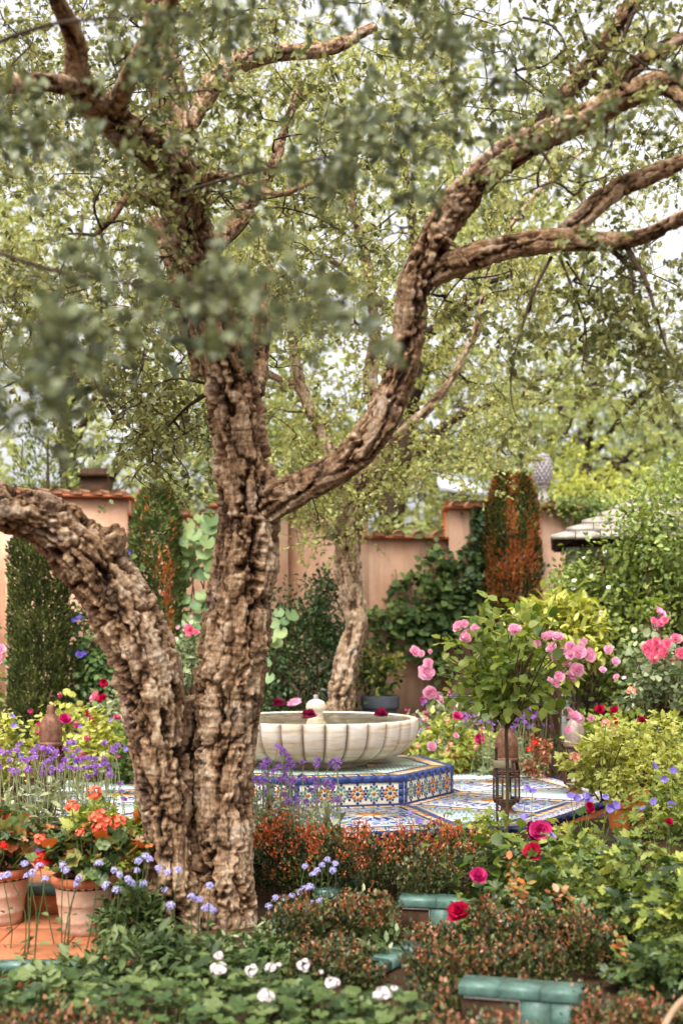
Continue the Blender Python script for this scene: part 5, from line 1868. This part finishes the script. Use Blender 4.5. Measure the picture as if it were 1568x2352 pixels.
for dx, dy, sz in pk:
    p = W(dx, dy, 8.1 + rng.normal() * .1)
    bloom(rs, 'rose_pink', p, sz * .88, rb, face=(rng.normal() * .3, -.9, .35))
    if rng.random() < .7:
        bloom(rs, 'rose_pink', p + rng.normal(size=3) * (.04, .03, .035), sz * .6, rb, face=(rng.normal() * .5, -.9, .2))
    stem(g, W(1175 + (dx - 1175) * .5, 1600 + (dy - 1600) * .5, 8.25) - rb, p - rb, .0035, .05)
g.obj('flower_stalks', M['stem_green'], rs, kind='stuff')
sk = thing('garden_stake', 'dark wooden stake tied to the standard rose stem', 'stake', tuple(rb + (-.055, .02, 0)))
g = Geo()
tube(g, np.array([(0, 0, 0), (.004, 0, .2), (-.004, 0, W(0, 1718, 8.3)[2] - rb[2])]), [.009, .009, .008], 8)
g.obj('shaft', M['bamboo'], sk)
g = Geo()
zt = W(0, 1755, 8.3)[2] - rb[2]
lathe(g, [(.03, zt - .02), (.03, zt + .02)], 20, 0, lambda a, k: 1.0)
V = np.concatenate(g.V)
g2 = Geo()
box(g2, (-.018, -.02, zt - .024), (.085, -.014, zt + .024), bev=.002)
box(g2, (-.018, .012, zt - .024), (.085, .016, zt + .024))
g2.obj('tie', M['tag'], sk)

rs2, rb2 = standard_rose('standard rose tree with hot pink clustered roses at the right edge', 2.52, 10.7, .27, 1.22, (.36, .32, .33), 1000, .06, 'rose_leaf_grey')
for dx, dy, sz in [(1395, 1492, .06), (1412, 1520, .06), (1382, 1540, .06), (1415, 1555, .05), (1480, 1490, .075), (1495, 1480, .07), (1510, 1490, .085), (1522, 1500, .09), (1500, 1510, .075), (1530, 1478, .07), (1515, 1430, .06), (1525, 1425, .05), (1500, 1425, .05), (1550, 1468, .075), (1560, 1500, .08), (1505, 1475, .07), (1540, 1520, .06), (1490, 1500, .07)]:
    bloom(rs2, 'rose_hot_pink' if dx > 1460 else 'rose_pink', W(dx, dy, 10.45 + rng.normal() * .08), sz * 1.15, rb2, face=(0, -.9, .35))

# ------------------------------------------------------------------ garden flowers behind and beside the fountain
def border(label, x, y, z0, rx, rz, mat, n, T, size, fl, name='flower_clump', cat='flowers', ry=None):
    return shrub(name, label, cat, (x, y, z0), (x, y, z0 + rz * .8), (rx, ry or rx * .7, rz), n, T, size, mat, .3, None, .5, 8, 'stem_green', 'flower clumps in the beds', .8, .003, fl)


border('pale green clump with peach blossoms behind the basin rim', .65, 12.4, .26, .32, .2, 'cranes', 700, OVAL, .06, (('peach', 7, .06, 1), ('violet', 6, .04, 1)))
border('low clump with tiny pink buds right of the slim oak foot', .28, 12.6, .26, .26, .22, 'rose_leaf_grey', 500, OVAL, .05, (('peach', 5, .05, 1), ('rose_hot_pink', 3, .05, 1)))
border('pink and lilac flower haze behind the basin at right', 1.05, 13.2, .26, .45, .38, 'grey_herb', 800, NARROW, .07, (('purple', 24, .045, 1), ('pinkg', 12, .05, 1)))
border('rose clump with a dark pink bloom beside the basin', .92, 11.9, .26, .26, .34, 'cranes', 600, OVAL, .06, (('rose_magenta', 2, .09, 1), ('peach', 4, .05, 1)))
border('pale leafy clump right behind the platform edge', 1.25, 12.3, .26, .3, .22, 'scented', 600, ROUND, .06, (('peach', 3, .05, 1),))
border('red leaved low clump beside the grey lantern', 1.66, 11.6, .26, .14, .2, 'hedge_red', 500, MINI, .035, (('scarlet', 2, .05, 1),))
border('roses and lime foliage beyond the grey lantern', 2.25, 11.4, .27, .4, .36, 'cranes', 900, OVAL, .07, (('rose_red', 4, .08, 1), ('peach', 4, .07, 1), ('violet', 6, .045, 1)))
border('mixed flower bed under the hot pink standard rose', 2.75, 10.3, .27, .5, .34, 'cranes', 1100, LOBED3, .08, (('rose_red', 4, .08, 1), ('violet', 12, .05, 1), ('peach', 5, .06, 1)))
border('low green bed in front of the dark pavilion opening', 2.6, 11.9, .26, .55, .3, 'jasmine', 900, OVAL, .06, (('purple', 16, .045, 1), ('pinkg', 6, .05, 1)))
border('pink rose bush with red blooms beside the left lantern', -1.85, 12.1, .26, .42, .5, 'rose_leaf_grey', 1000, OVAL, .07, (('rose_hot_pink', 3, .1, 1), ('rose_red', 6, .09, 1)), 'rose_bush', 'rose bush')
border('yellow green bush behind the left lantern', -2.45, 11.8, .26, .3, .42, 'scented', 700, ROUND, .06, (('pinkg', 4, .05, 1),), 'pale_bush', 'bush')
border('pale variegated bush over the small clay pot at left', -2.0, 11.4, .26, .28, .32, 'scented', 900, ROUND, .055, (('pinkg', 7, .06, 1), ('violet', 4, .04, 1)), 'pale_bush', 'bush')
border('dark green bush between pale bush and oak trunk', -1.62, 11.2, .26, .26, .3, 'vine', 700, OVAL, .07, (('violet', 5, .045, 1),), 'green_bush', 'bush')
border('yellow leaved bush left of the lantern', -2.75, 11.0, .26, .3, .36, 'laurel', 700, OVAL, .06, (('violet', 5, .05, 1),), 'pale_bush', 'bush')
t = border('single magenta rose standing tall beside the left lantern', -2.12, 10.9, .27, .1, .2, 'rose_leaf', 60, OVAL, .06, (), 'rose_bush', 'rose bush')
rbb = np.array([-2.12, 10.9, .27])
bloom(t, 'rose_magenta', W(149, 1652, 10.8), .11, rbb, face=(0, -1, .4))
g = Geo()
stem(g, (0, 0, 0), W(149, 1655, 10.8) - rbb, .005)
g.obj('stem', M['stem_green'], t)
pr_ = W(425, 1450, 12)
t = shrub('rose_bush', 'pink rose bush seen through the fork of the oak trunk', 'rose bush', (pr_[0], 12, .26), (pr_[0], 12, 1.25), (.16, .15, .36), 500, OVAL, .06, 'rose_leaf_grey', .3, None, .4, 12, flat=1)
for dx, dy, sz in ((437, 1448, .1), (450, 1452, .07), (398, 1470, .06), (428, 1436, .04), (440, 1415, .03), (408, 1442, .035)):
    bloom(t, 'rose_pink' if sz < .07 else 'rose_hot_pink', W(dx, dy, 11.8), sz, np.array([pr_[0], 12, .26]), face=(0, -1, .3))
t = shrub('rose_bush', 'pink rose bush poking in at the left picture edge', 'rose bush', (-2.85, 11.3, .26), (-2.98, 11.3, 1.15), (.2, .2, .45), 300, OVAL, .07, 'rose_leaf', .3, None, .4, 8, flat=1)
for dx, dy, sz in ((2, 1490, .1), (-4, 1512, .11)):
    bloom(t, 'rose_pink', W(dx, dy, 11.1), sz, np.array([-2.85, 11.3, .26]), face=(0, -1, .3))


# ------------------------------------------------------------------ purple flowers on tall grey stems
def tall_flowers(label, x, y, z0, rx, ry, h0, h1, heads, kind, size, nleaf, leafmat_, name='tall_flower_clump', group='purple flower clumps', T=NARROW, ls=.07, lean=.08, stemm='grey_herb', stem_r=.0042, extra=14, pts=None):
    base = np.array([x, y, z0])
    t = thing(name, label, 'flowers', tuple(base), group=group)
    g, gl_ = Geo(), Geo()
    H = []
    tot = len(pts) if pts is not None else heads
    for k in range(tot + extra):
        b = np.array([rng.normal() * rx * .5, rng.normal() * ry * .5, 0])
        if k < tot:
            if pts is not None:
                e = np.asarray(pts[k]) - base
                b = np.array([e[0] * .75 + rng.normal() * .03, e[1] * .8, 0])
            else:
                e = np.array([rng.uniform(-rx, rx), rng.uniform(-ry, ry), rng.uniform(h0, h1)])
                b = np.array([e[0] * .7, e[1] * .7, 0]) + rng.normal(size=3) * (.03, .03, 0)
            H.append(e)
        else:
            e = np.array([rng.uniform(-rx, rx), rng.uniform(-ry, ry), rng.uniform(h0 * .4, h0)])
        stem(g, b, e, stem_r, .05, 3)
        m = max(2, nleaf // max(1, tot + extra))
        tt = rng.uniform(0, .75, m) ** 1.3
        P = b + (e - b) * tt[:, None]
        d = unit(rng.normal(size=(m, 3)) * (1, 1, .3) + (0, 0, .5))
        gl_.scatter(T, P, frames(d, unit(rdir(m) * .5 + (0, 0, 1))), ls * rng.uniform(.5, 1.2, m) * (1.1 - .6 * tt))
    g.obj('stems', M[stemm], t, kind='stuff')
    gl_.obj('leaves', M[leafmat_], t, kind='stuff')
    for e in H:
        bloom(t, kind, e + base, size, base, tilt=.6)
    return t


tall_flowers('tall purple flower clump on grey stems at the far left edge', -1.98, 8.75, .22, .22, .2, .42, .62, 40, 'purple', .046, 520, 'grey_herb', ls=.11, extra=24)
tall_flowers('tall purple flower clump on grey stems before the left lantern', -1.62, 8.7, .22, .2, .2, .4, .64, 38, 'purple', .046, 480, 'grey_herb', ls=.11, extra=24)
tall_flowers('few purple flowers leaning beside the oak trunk over pale leaves', -1.2, 8.3, .22, .16, .15, .3, .48, 8, 'purple', .036, 50, 'grey_herb', extra=6)
tall_flowers('dense purple flower clump right of the oak trunk before the platform', -.46, 8.2, .2, .17, .2, .36, .66, 44, 'purple', .046, 640, 'grey_herb', ls=.11, extra=34)
tall_flowers('spreading purple flower clump at the middle of the platform front', -.19, 8.1, .2, .17, .2, .28, .62, 36, 'purple', .046, 560, 'grey_herb', ls=.11, extra=34)
tall_flowers('purple flower clump beyond the floor behind the standard rose', 1.35, 11.9, .26, .3, .2, .42, .6, 26, 'purple', .045, 200, 'grey_herb', ls=.1, extra=24)
tall_flowers('grey green flower clump with purple heads between two lanterns', 1.62, 12.1, .26, .25, .2, .42, .64, 24, 'purple', .045, 200, 'grey_herb', ls=.1, extra=20)

# lilac heads round the foot of the oak
def heads_at(lst, d):
    return [W(x, y, d + rng.normal() * .12) for x, y in lst]


tall_flowers('lilac button flowers before the two terracotta pots', -1.45, 6.5, -.1, .3, .15, .1, .2, 0, 'lilac', .05, 150, 'herb', 'lilac_flower_clump', 'lilac flower clumps', pts=heads_at([(58, 1985), (75, 2005), (92, 1990), (65, 2012), (145, 1988), (152, 2000), (182, 2018), (228, 1985), (262, 2000), (295, 2020), (302, 2030), (275, 2010), (20, 2010), (8, 2015), (105, 2020), (178, 2030), (245, 2035), (268, 2045)], 6.75), T=NARROW, ls=.07, stemm='herb')
tall_flowers('lilac button flowers close beside the left foot of the oak trunk', -.98, 6.7, 0, .2, .15, .15, .25, 0, 'lilac', .045, 120, 'herb', 'lilac_flower_clump', 'lilac flower clumps', pts=heads_at([(318, 1978), (335, 1968), (345, 1975), (365, 1995), (385, 2005), (330, 2030), (355, 2030), (378, 2045), (315, 2000)], 6.85), T=NARROW, ls=.07, stemm='herb')
tall_flowers('lilac button flowers in front of the fork of the oak roots', -.66, 6.55, 0, .2, .1, .2, .3, 0, 'lilac', .05, 70, 'herb', 'lilac_flower_clump', 'lilac flower clumps', pts=heads_at([(392, 2080), (440, 2060), (458, 2068), (480, 2082), (470, 2088), (490, 2090), (482, 2036), (410, 2000)], 6.6), T=NARROW, ls=.07, stemm='herb')
tall_flowers('lilac button flowers on thin stems right of the oak trunk', -.2, 6.95, 0, .2, .15, .2, .3, 0, 'lilac', .045, 90, 'herb', 'lilac_flower_clump', 'lilac flower clumps', pts=heads_at([(617, 2082), (633, 2063), (655, 2068), (670, 2060), (645, 2080), (690, 2050), (700, 2042), (712, 2038), (718, 2010), (728, 2000), (700, 1990), (740, 1988), (752, 1975), (770, 1985), (765, 2000), (715, 2075), (735, 2070), (690, 2085)], 7.0), T=NARROW, ls=.06, stemm='herb')

# ------------------------------------------------------------------ leafy plants at the foot of the oak
def herb(label, x, y, z0, rx, ry, h, n, T, size, mat, name='leafy_plant', up=.6, fl=()):
    return shrub(name, label, 'plant', (x, y, z0), (x, y, z0 + h * .35), (rx, ry, h * .75), n, T, size, mat, .2, None, up, 8, 'stem_green', 'leafy plants at the foot of the oak', .5, .003, fl)


herb('green leafy plant filling the corner between pot and trunk', -1.02, 6.85, 0, .2, .18, .3, 640, NARROW, .07, 'herb')
herb('tall leafy stems before the second terracotta pot', -1.2, 6.2, -.12, .24, .2, .28, 700, NARROW, .07, 'herb')
herb('leafy plant in front of the oak foot at the left', -.93, 6.2, 0, .22, .2, .2, 640, NARROW, .07, 'herb')
herb('leafy plant sprawling before the oak roots in the middle', -.58, 6.2, 0, .25, .2, .17, 700, NARROW, .07, 'herb')
herb('feathery green plant right of the oak foot', -.32, 6.3, 0, .2, .18, .16, 420, LOBED3, .07, 'gera')
herb('dark leaves at the far left beside the teal edged step', -1.72, 6.2, -.14, .16, .15, .22, 200, BROAD, .08, 'gera')
herb('light green leafy mound between the orange geraniums and tall purple stems', -1.38, 7.75, .16, .34, .2, .42, 800, LOBED, .09, 'cranes', fl=(('violet', 3, .04, 1),))
herb('light green leafy plant touching the left side of the oak trunk', -1.05, 7.75, .16, .22, .2, .36, 500, LOBED, .09, 'cranes', fl=())

# potted geraniums at left
def geranium(label, x, y, z0, rx, h, n, mat, size, heads, base_d, kind='coral', T=ROUND, hsize=.085):
    b = np.array([x, y, z0])
    t = shrub('potted_geranium', label, 'geranium', tuple(b), (x, y, z0 + h * .55), (rx, rx * .8, h * .5), n, T, size, mat, .35, None, .8, 18, 'stem_brown', 'geraniums in clay pots', .6, .006)
    g = Geo()
    for hh in heads:
        p = W(hh[0], hh[1], base_d)
        k = hh[2] if len(hh) > 2 else kind
        bloom(t, k, p, .88 * hsize * (hh[3] if len(hh) > 3 else 1), b, face=(0, -.4, 1))
        stem(g, np.array([(p[0] - x) * .4, (p[1] - y) * .4, .05]), p - b, .004, .03)
    if heads:
        g.obj('flower_stalks', M['stem_green'], t, kind='stuff')
    return t


geranium('rusty leaved geranium with coral flowers in the pot before the step', -1.34, 7.12, .27, .3, .3, 560, ['gera', 'gera_rust', 'gera'], .07, [(218, 1822), (166, 1858), (226, 1878), (240, 1890), (274, 1890), (230, 1905), (185, 1915, 'coral', .7)], 7.0)
geranium('rusty leaved geranium with scarlet flower in the pot at the left edge', -1.86, 7.36, .27, .28, .32, 380, ['gera_rust', 'gera', 'gera'], .07, [(100, 1975, 'scarlet', 1.3), (10, 1940, 'scarlet', .5), (92, 1930, 'coral', .9)], 7.1)
geranium('orange leaved geranium in the hidden pot beside the trunk', -1.06, 7.95, .36, .2, .25, 260, ['gera_rust', 'cranes'], .07, [], 8)
geranium('pale lime scented geranium with peach heads in the front pot at right', 1.74, 9.05, .43, .31, .5, 620, 'scented', .085, [(1390, 1662, 'peach', .8), (1320, 1740, 'peach', .9)], 8.9, 'peach', LOBED)
geranium('pale lime scented geranium with bare forked stem in the rear pot at right', 2.12, 9.5, .46, .3, .5, 520, 'scented', .085, [(1448, 1588, 'peach', .9)], 9.3, 'peach', LOBED)
g = Geo()

# ------------------------------------------------------------------ clipped hedges with red tips
def hedge(label, pts, hw, z0, h, n, red, ls=.023, bare=.15, tip='hedge_red'):
    pts = np.asarray(pts, float)
    c = pts.mean(0)
    n = int(n * 1.2)
    base = np.array([c[0], c[1], z0])
    t = thing('dwarf_hedge', label, 'hedge', tuple(base), group='red tipped dwarf hedges')
    seg = np.linalg.norm(np.diff(pts, axis=0), axis=1)
    cum = np.concatenate([[0], np.cumsum(seg)])
    L = cum[-1]

    def at(s):
        return np.c_[np.interp(s, cum, pts[:, 0]), np.interp(s, cum, pts[:, 1])]
    ncl = max(20, n // 16)
    s = rng.uniform(-.03, L + .03, ncl)
    p = at(s)
    dv = unit(at(s + .02) - at(s - .02))
    nv = np.c_[-dv[:, 1], dv[:, 0]]
    th = rng.uniform(-.15, PI + .15, ncl)
    bump_ = 1 + .55 * pn(np.c_[p * 6, th * 1.3])
    rr = np.sqrt(rng.uniform(.35, 1, ncl))
    o = np.cos(th) * hw * rr * bump_
    z = bare * h + (1 - bare) * h * (.35 + .65 * np.clip(np.sin(th), 0, 1)) * rr * bump_ * rng.uniform(.55, 1.0, ncl) ** .5
    cl = np.c_[p + nv * o[:, None], z0 + z]
    ok = np.flatnonzero(pn(cl * 5 + 2.2) > -.32)
    k = ok[rng.integers(0, len(ok), n)]
    P = cl[k] + rng.normal(size=(n, 3)) * (.026, .026, .026)
    out = unit(np.c_[nv[k] * np.cos(th[k])[:, None], .5 + np.sin(th[k])])
    d = unit(out + rdir(n) * .7)
    nm = unit(rdir(n) + out * .5)
    zr = (P[:, 2] - z0) / h
    prob = red * (.62 if tip == 'hedge_orange' else .45) * np.clip((zr - .68 + .4 * pn(P * 9)) / .3, 0, 1)
    mi = np.where(rng.random(n) < prob, 1, np.where(rng.random(n) < .3, 2, 0))
    g = Geo()
    g.scatter(MINI, P - base, frames(d, nm), ls * rng.uniform(.6, 1.3, n), mi, np.clip(rng.random(n) + rng.uniform(-.2, .2, ncl)[k], 0, 1))
    # upright young shoots
    m = int((n * .3 + n * red) / 75)
    j = rng.integers(0, ncl, m)
    gs = Geo()
    for q in cl[j]:
        e = q + np.array([rng.normal() * .012, rng.normal() * .012, rng.uniform(.03, .09)])
        stem(gs, q - base, e - base, .0012, .03, 3)
        u = np.repeat(np.linspace(.2, 1, 5), 2)
        pp = q + (e - q) * u[:, None]
        dd = unit(rng.normal(size=(10, 3)) + (0, 0, .7))
        g.scatter(MINI, pp - base, frames(dd, rdir(10)), ls * .8 * rng.uniform(.7, 1.1, 10), 1)
    g.obj('leaves', [M['hedge_green'], M[tip], M['hedge_olive']], t, kind='stuff')
    for i in range(30):
        q = cl[rng.integers(0, ncl)] - base
        stem(gs, np.array([q[0], q[1], 0]) + rng.normal(size=3) * (.02, .02, 0), q, .003, .05, 4)
    gs.obj('twigs', M['stem_brown'], t, kind='stuff')
    return t


def wx(dx, d):
    return (dx - CX) / F * d


hedge('orange tipped hedge right beside the oak trunk before the mosaic floor', [(wx(560, 8.0), 8.0), (wx(760, 7.85), 7.85), (wx(880, 7.8), 7.8)], .2, .0, .42, 9000, 1.1, tip='hedge_orange')
hedge('orange tipped hedge under the front corner of the mosaic floor', [(wx(900, 7.9), 7.9), (wx(1000, 7.95), 7.95), (wx(1120, 7.75), 7.75)], .17, .02, .4, 6000, 1.1, tip='hedge_orange')
hedge('dark hedge behind the teal wall corner below the cranesbill', [(wx(930, 7.5), 7.5), (wx(1030, 7.5), 7.5), (wx(1130, 7.4), 7.4)], .16, .0, .3, 5500, .2)
hedge('rusty tipped hedge in the middle of the bed between lilac and white flowers', [(wx(660, 6.8), 6.55), (wx(760, 6.7), 6.65), (wx(880, 6.8), 6.75)], .19, -.02, .27, 8000, .7)
hedge('rusty tipped hedge in front of the slanting teal strip', [(wx(960, 5.85), 5.85), (wx(1080, 5.95), 5.95), (wx(1250, 6.1), 6.1)], .18, -.05, .23, 8000, .55)
hedge('rusty tipped hedge below the rose foliage at right', [(wx(1110, 6.45), 6.5), (wx(1220, 6.35), 6.4), (wx(1400, 6.2), 6.25)], .18, -.03, .28, 7500, .6)
hedge('dark hedge filling the gap between the slanting teal strip and the teal wall corner', [(wx(960, 6.75), 6.72), (wx(1060, 6.7), 6.72), (wx(1200, 6.7), 6.72)], .15, -.05, .14, 4500, .5)
hedge('dark leafy hedge below the white geranium at the middle', [(wx(690, 6.1), 6.1), (wx(760, 6.05), 6.05), (wx(830, 6.1), 6.15)], .16, -.05, .19, 4500, .3)
hedge('dark low hedge directly behind the near teal wall end', [(wx(960, 5.62), 5.6), (wx(1150, 5.65), 5.66), (wx(1340, 5.65), 5.6)], .13, -.08, .17, 5000, .4)
hedge('small rusty hedge before the near teal wall end', [(wx(960, 5.2), 5.24), (wx(1060, 5.2), 5.2), (wx(1150, 5.1), 5.1)], .14, -.14, .22, 4500, .6)
hedge('rusty hedge in the bottom right corner', [(wx(1330, 5.35), 5.35), (wx(1450, 5.3), 5.3), (wx(1600, 5.3), 5.3)], .16, -.1, .2, 5000, .8)
hedge('reddish hedge in the bottom left corner', [(wx(-40, 5.2), 5.2), (wx(120, 5.2), 5.2), (wx(340, 5.1), 5.1)], .17, -.14, .24, 5500, .75)

for lb, dx, d, n_ in (('soft green weedy growth between the lilac flowers and middle hedge', 650, 6.9, 320), ('soft green weedy growth before the orange tipped hedge', 800, 7.35, 320), ('soft green weedy growth beside the slanting teal strip', 890, 6.45, 260), ('soft green weedy growth right of the oak foot', 600, 6.5, 260)):
    herb(lb, wx(dx, d), d, -.02, .2, .16, .17, n_, NARROW, .05, ['herb', 'gera', 'grey_herb'])

# ------------------------------------------------------------------ geranium bed along the bottom: every leaf a piece
GV = []
for k in range(6):
    T = T_round(18, wave=.04 + .03 * rng.random(), cup=.1 + .15 * rng.random())
    GV.append(Geo().add(T[0], T[1], 0, k / 5).mesh('leaf', M['gera'], True))


def bed_geranium(label, dx, d, n, heads, rx=.2, ry=.22, h=.16, z0=-.02):
    x = wx(dx, d)
    b = np.array([x, d, z0])
    t = thing('bedding_geranium', label, 'geranium', tuple(b), group='white geraniums along the front bed')
    g = Geo()
    for i in range(n):
        a, r = rng.uniform(0, 2 * PI), math.sqrt(rng.random())
        p = np.array([x + math.cos(a) * r * rx, d + math.sin(a) * r * ry, z0 + h * (1 - .45 * r * r) * rng.uniform(.65, 1.15)])
        big_leaf(t, b, p, rng.uniform(.05, .086), (math.cos(a) + rng.normal() * .4, math.sin(a) + rng.normal() * .4, rng.normal() * .2), (rng.normal() * .25, -.22 + rng.normal() * .2, 1), GV[rng.integers(0, 6)])
        stem(g, np.array([rng.normal() * .05, rng.normal() * .05, 0]), p - b, .0022, .05, 3)
    for (hx, hy, s, k) in heads:
        p = W(hx, hy, d)
        bloom(t, k, p, .066 * s, b, face=(0, -.4, 1))
        stem(g, np.array([(p[0] - x) * .7, (p[1] - d) * .5, .02]), p - b - (0, 0, .01), .003, .03, 4)
    g.obj('stems', M['stem_green'], t, kind='stuff')


bed_geranium('geranium with two pale pink heads nearest the oak roots', 470, 5.75, 46, [(503, 2195, .8, 'whiteg'), (503, 2225, 1, 'whiteg')])
bed_geranium('geranium with two white heads left of the rusty hedge', 590, 5.65, 46, [(578, 2228, .9, 'whiteg'), (622, 2222, .8, 'whiteg')])
bed_geranium('geranium with single blush head beside the rusty hedge', 690, 5.6, 42, [(697, 2216, 1, 'whiteg'), (640, 2215, .4, 'whiteg')])
bed_geranium('geranium with one large white head at the bottom middle', 600, 5.3, 46, [(610, 2288, 1.1, 'whiteg')])
bed_geranium('geranium with white drooping head and buds', 760, 5.4, 44, [(762, 2258, 1, 'whiteg'), (738, 2232, .3, 'whiteg')])
bed_geranium('geranium with pink tinged head at the right end of the bed', 880, 5.35, 44, [(877, 2283, 1.1, 'whiteg'), (905, 2270, .5, 'whiteg')])
bed_geranium('flowerless geranium in the bottom middle of the bed', 420, 5.3, 46, [])
bed_geranium('flowerless geranium near the reddish corner hedge', 280, 5.55, 44, [])
bed_geranium('flowerless geranium under the teal edged step at left', 110, 5.75, 44, [])
bed_geranium('flowerless geranium at the far left bottom edge', 0, 5.55, 34, [])
bed_geranium('flowerless geranium beside the reddish hedge at the bottom edge', 400, 5.0, 36, [], h=.12)
bed_geranium('flowerless geranium at the bottom edge under the large white head', 570, 4.98, 36, [], h=.12)
bed_geranium('flowerless geranium leaves at the very bottom right of the bed', 780, 5.1, 36, [], h=.12)

# ------------------------------------------------------------------ cranesbills and rose bushes filling the right bed
def mound(label, dx, d, z0, rx, ry, h, n, T, size, mat, fl=(), name='cranesbill', shell=.35, at=()):
    x = wx(dx, d)
    b = np.array([x, d, z0])
    t = shrub(name, label, 'plant' if name == 'cranesbill' else 'rose bush', tuple(b), (x, d, z0 + h * .42), (rx, ry, h * .62), n, T, size, mat, shell, max(14, n // 12), .9, 26, 'stem_green', 'leafy mounds in the right bed', .6, .003, fl)
    g = Geo()
    for (hx, hy, k, s, dd) in at:
        p = W(hx, hy, dd)
        bloom(t, k, p, s, b, face=(rng.normal() * .2, -.75, .6))
        stem(g, (p - b) * (.6, .5, .2), p - b, .003, .04)
    if at:
        g.obj('flower_stalks', M['stem_green'], t, kind='stuff')
    return t


V5 = 'violet'
mound('lime green cranesbill in front of the stake with violet flowers', 1130, 8.0, .08, .36, .25, .36, 480, LOBED, .085, 'cranes', at=[(1210, 1812, V5, .05, 7.9), (1222, 1818, V5, .045, 7.9), (1205, 1878, V5, .05, 7.8), (960, 1888, V5, .05, 7.8), (940, 1870, V5, .04, 7.9)])
mound('lime cranesbill below the right clay pots sprinkled with violet flowers', 1310, 7.8, .06, .44, .25, .38, 540, LOBED, .085, 'cranes', at=[(1310, 1830, V5, .05, 7.8), (1325, 1835, V5, .05, 7.8), (1350, 1838, V5, .055, 7.8), (1345, 1830, V5, .05, 7.8), (1400, 1855, V5, .055, 7.7), (1412, 1850, V5, .05, 7.7), (1390, 1832, V5, .05, 7.8), (1355, 1855, 'rose_red', .07, 7.7), (1265, 1920, V5, .06, 7.6)])
mound('leafy cranesbill at the right edge under the pot', 1500, 7.6, .05, .38, .28, .42, 430, LOBED, .09, ['cranes', 'cranes_dark'], at=[(1540, 1850, V5, .05, 7.6), (1500, 1842, V5, .05, 7.6), (1475, 1860, V5, .045, 7.6), (1535, 1888, 'rose_red', .05, 7.5)])
mound('cranesbill with scarlet rose and violet flowers at the far right edge', 1560, 8.6, .27, .36, .3, .42, 480, LOBED, .08, 'cranes', at=[(1525, 1790, V5, .05, 8.4), (1500, 1760, V5, .05, 8.4), (1545, 1770, V5, .05, 8.4)])
mound('rose bush bearing the red and wine roses above the dark hollow', 1220, 7.3, .02, .42, .28, .52, 520, BROAD, .075, ['rose_leaf_dark', 'rose_leaf', 'cranes_dark'], name='rose_bush', at=[(1222, 1960, 'rose_red', .112, 7.0), (1238, 1908, 'rose_magenta', .11, 7.1), (1222, 1912, 'rose_dark_red', .1, 7.15)])
mound('low rose bush with fading magenta rose and big crimson rose', 1110, 6.85, .0, .2, .18, .32, 220, LOBED3, .1, ['rose_leaf_dark', 'cranes_dark'], name='rose_bush', at=[(1098, 2012, 'rose_magenta', .095, 6.6), (1052, 2096, 'rose_red', .108, 6.5)])
mound('dark glossy cranesbill in the middle of the right bed', 1330, 6.9, .0, .42, .26, .42, 330, LOBED, .1, ['cranes_dark', 'cranes', 'rose_leaf_dark'])
mound('tall dark cranesbill at the right edge of the bed', 1500, 6.8, .0, .38, .28, .52, 380, LOBED, .1, ['cranes_dark', 'cranes', 'rose_leaf_dark'])
mound('dark cranesbill sprawling over the rusty hedge', 1280, 6.55, .0, .36, .2, .3, 320, LOBED, .1, ['cranes_dark', 'rose_leaf_dark'])
mound('low lobed cranesbill in the lower right corner', 1500, 5.95, -.06, .32, .26, .3, 360, LOBED, .1, ['cranes_dark', 'cranes_dark', 'gera'])
mound('lobed leaves at the right edge above the corner hedge', 1570, 6.3, -.02, .26, .26, .46, 300, LOBED, .1, ['cranes_dark', 'cranes'])
# rusty leaved shoots standing in the rose bush
for i, (dx, dy, d, lab) in enumerate(((1173, 1990, 6.8, 'orange leaved rose shoot left of the red rose'), (1285, 2060, 6.6, 'rusty leaved rose shoot over the dark hollow'), (1190, 2050, 6.6, 'amber leaved rose shoot in the middle of the right bed'), (1420, 2180, 6.2, 'copper rose shoot above the lower right hedge'))):
    p = W(dx, dy, d)
    b = np.array([p[0], d, 0])
    t = thing('rose_shoot', lab, 'rose shoot', tuple(b), group='rusty rose shoots')
    g = Geo()
    stem(g, (0, 0, 0), p - b + (0, 0, .05), .003, .04)
    g.obj('stem', M['stem_brown'], t)
    g = Geo()
    n = 26
    P = (p - b) * rng.uniform(.72, 1.12, n)[:, None] + rng.normal(size=(n, 3)) * .025
    g.scatter(OVAL, P, frames(rdir(n) + (0, 0, .2), unit(rdir(n) * .5 + (0, -.4, 1))), rng.uniform(.03, .055, n))
    g.obj('leaves', M['gera_rust' if i != 1 else 'hedge_red'], t, kind='stuff')
# fallen branch
t = thing('fallen_branch', 'bare brown branch leaning in the bottom right corner', 'branch', tuple(W(1530, 2352, 5.1)))
g = Geo()
bb = W(1530, 2352, 5.1)
S = spline([(*(W(1515, 2375, 5.0) - bb), .012), (*(W(1545, 2320, 5.1) - bb), .013), (*(W(1580, 2285, 5.2) - bb), .014)], .04)
tube(g, S[:, :3], S[:, 3], 8)
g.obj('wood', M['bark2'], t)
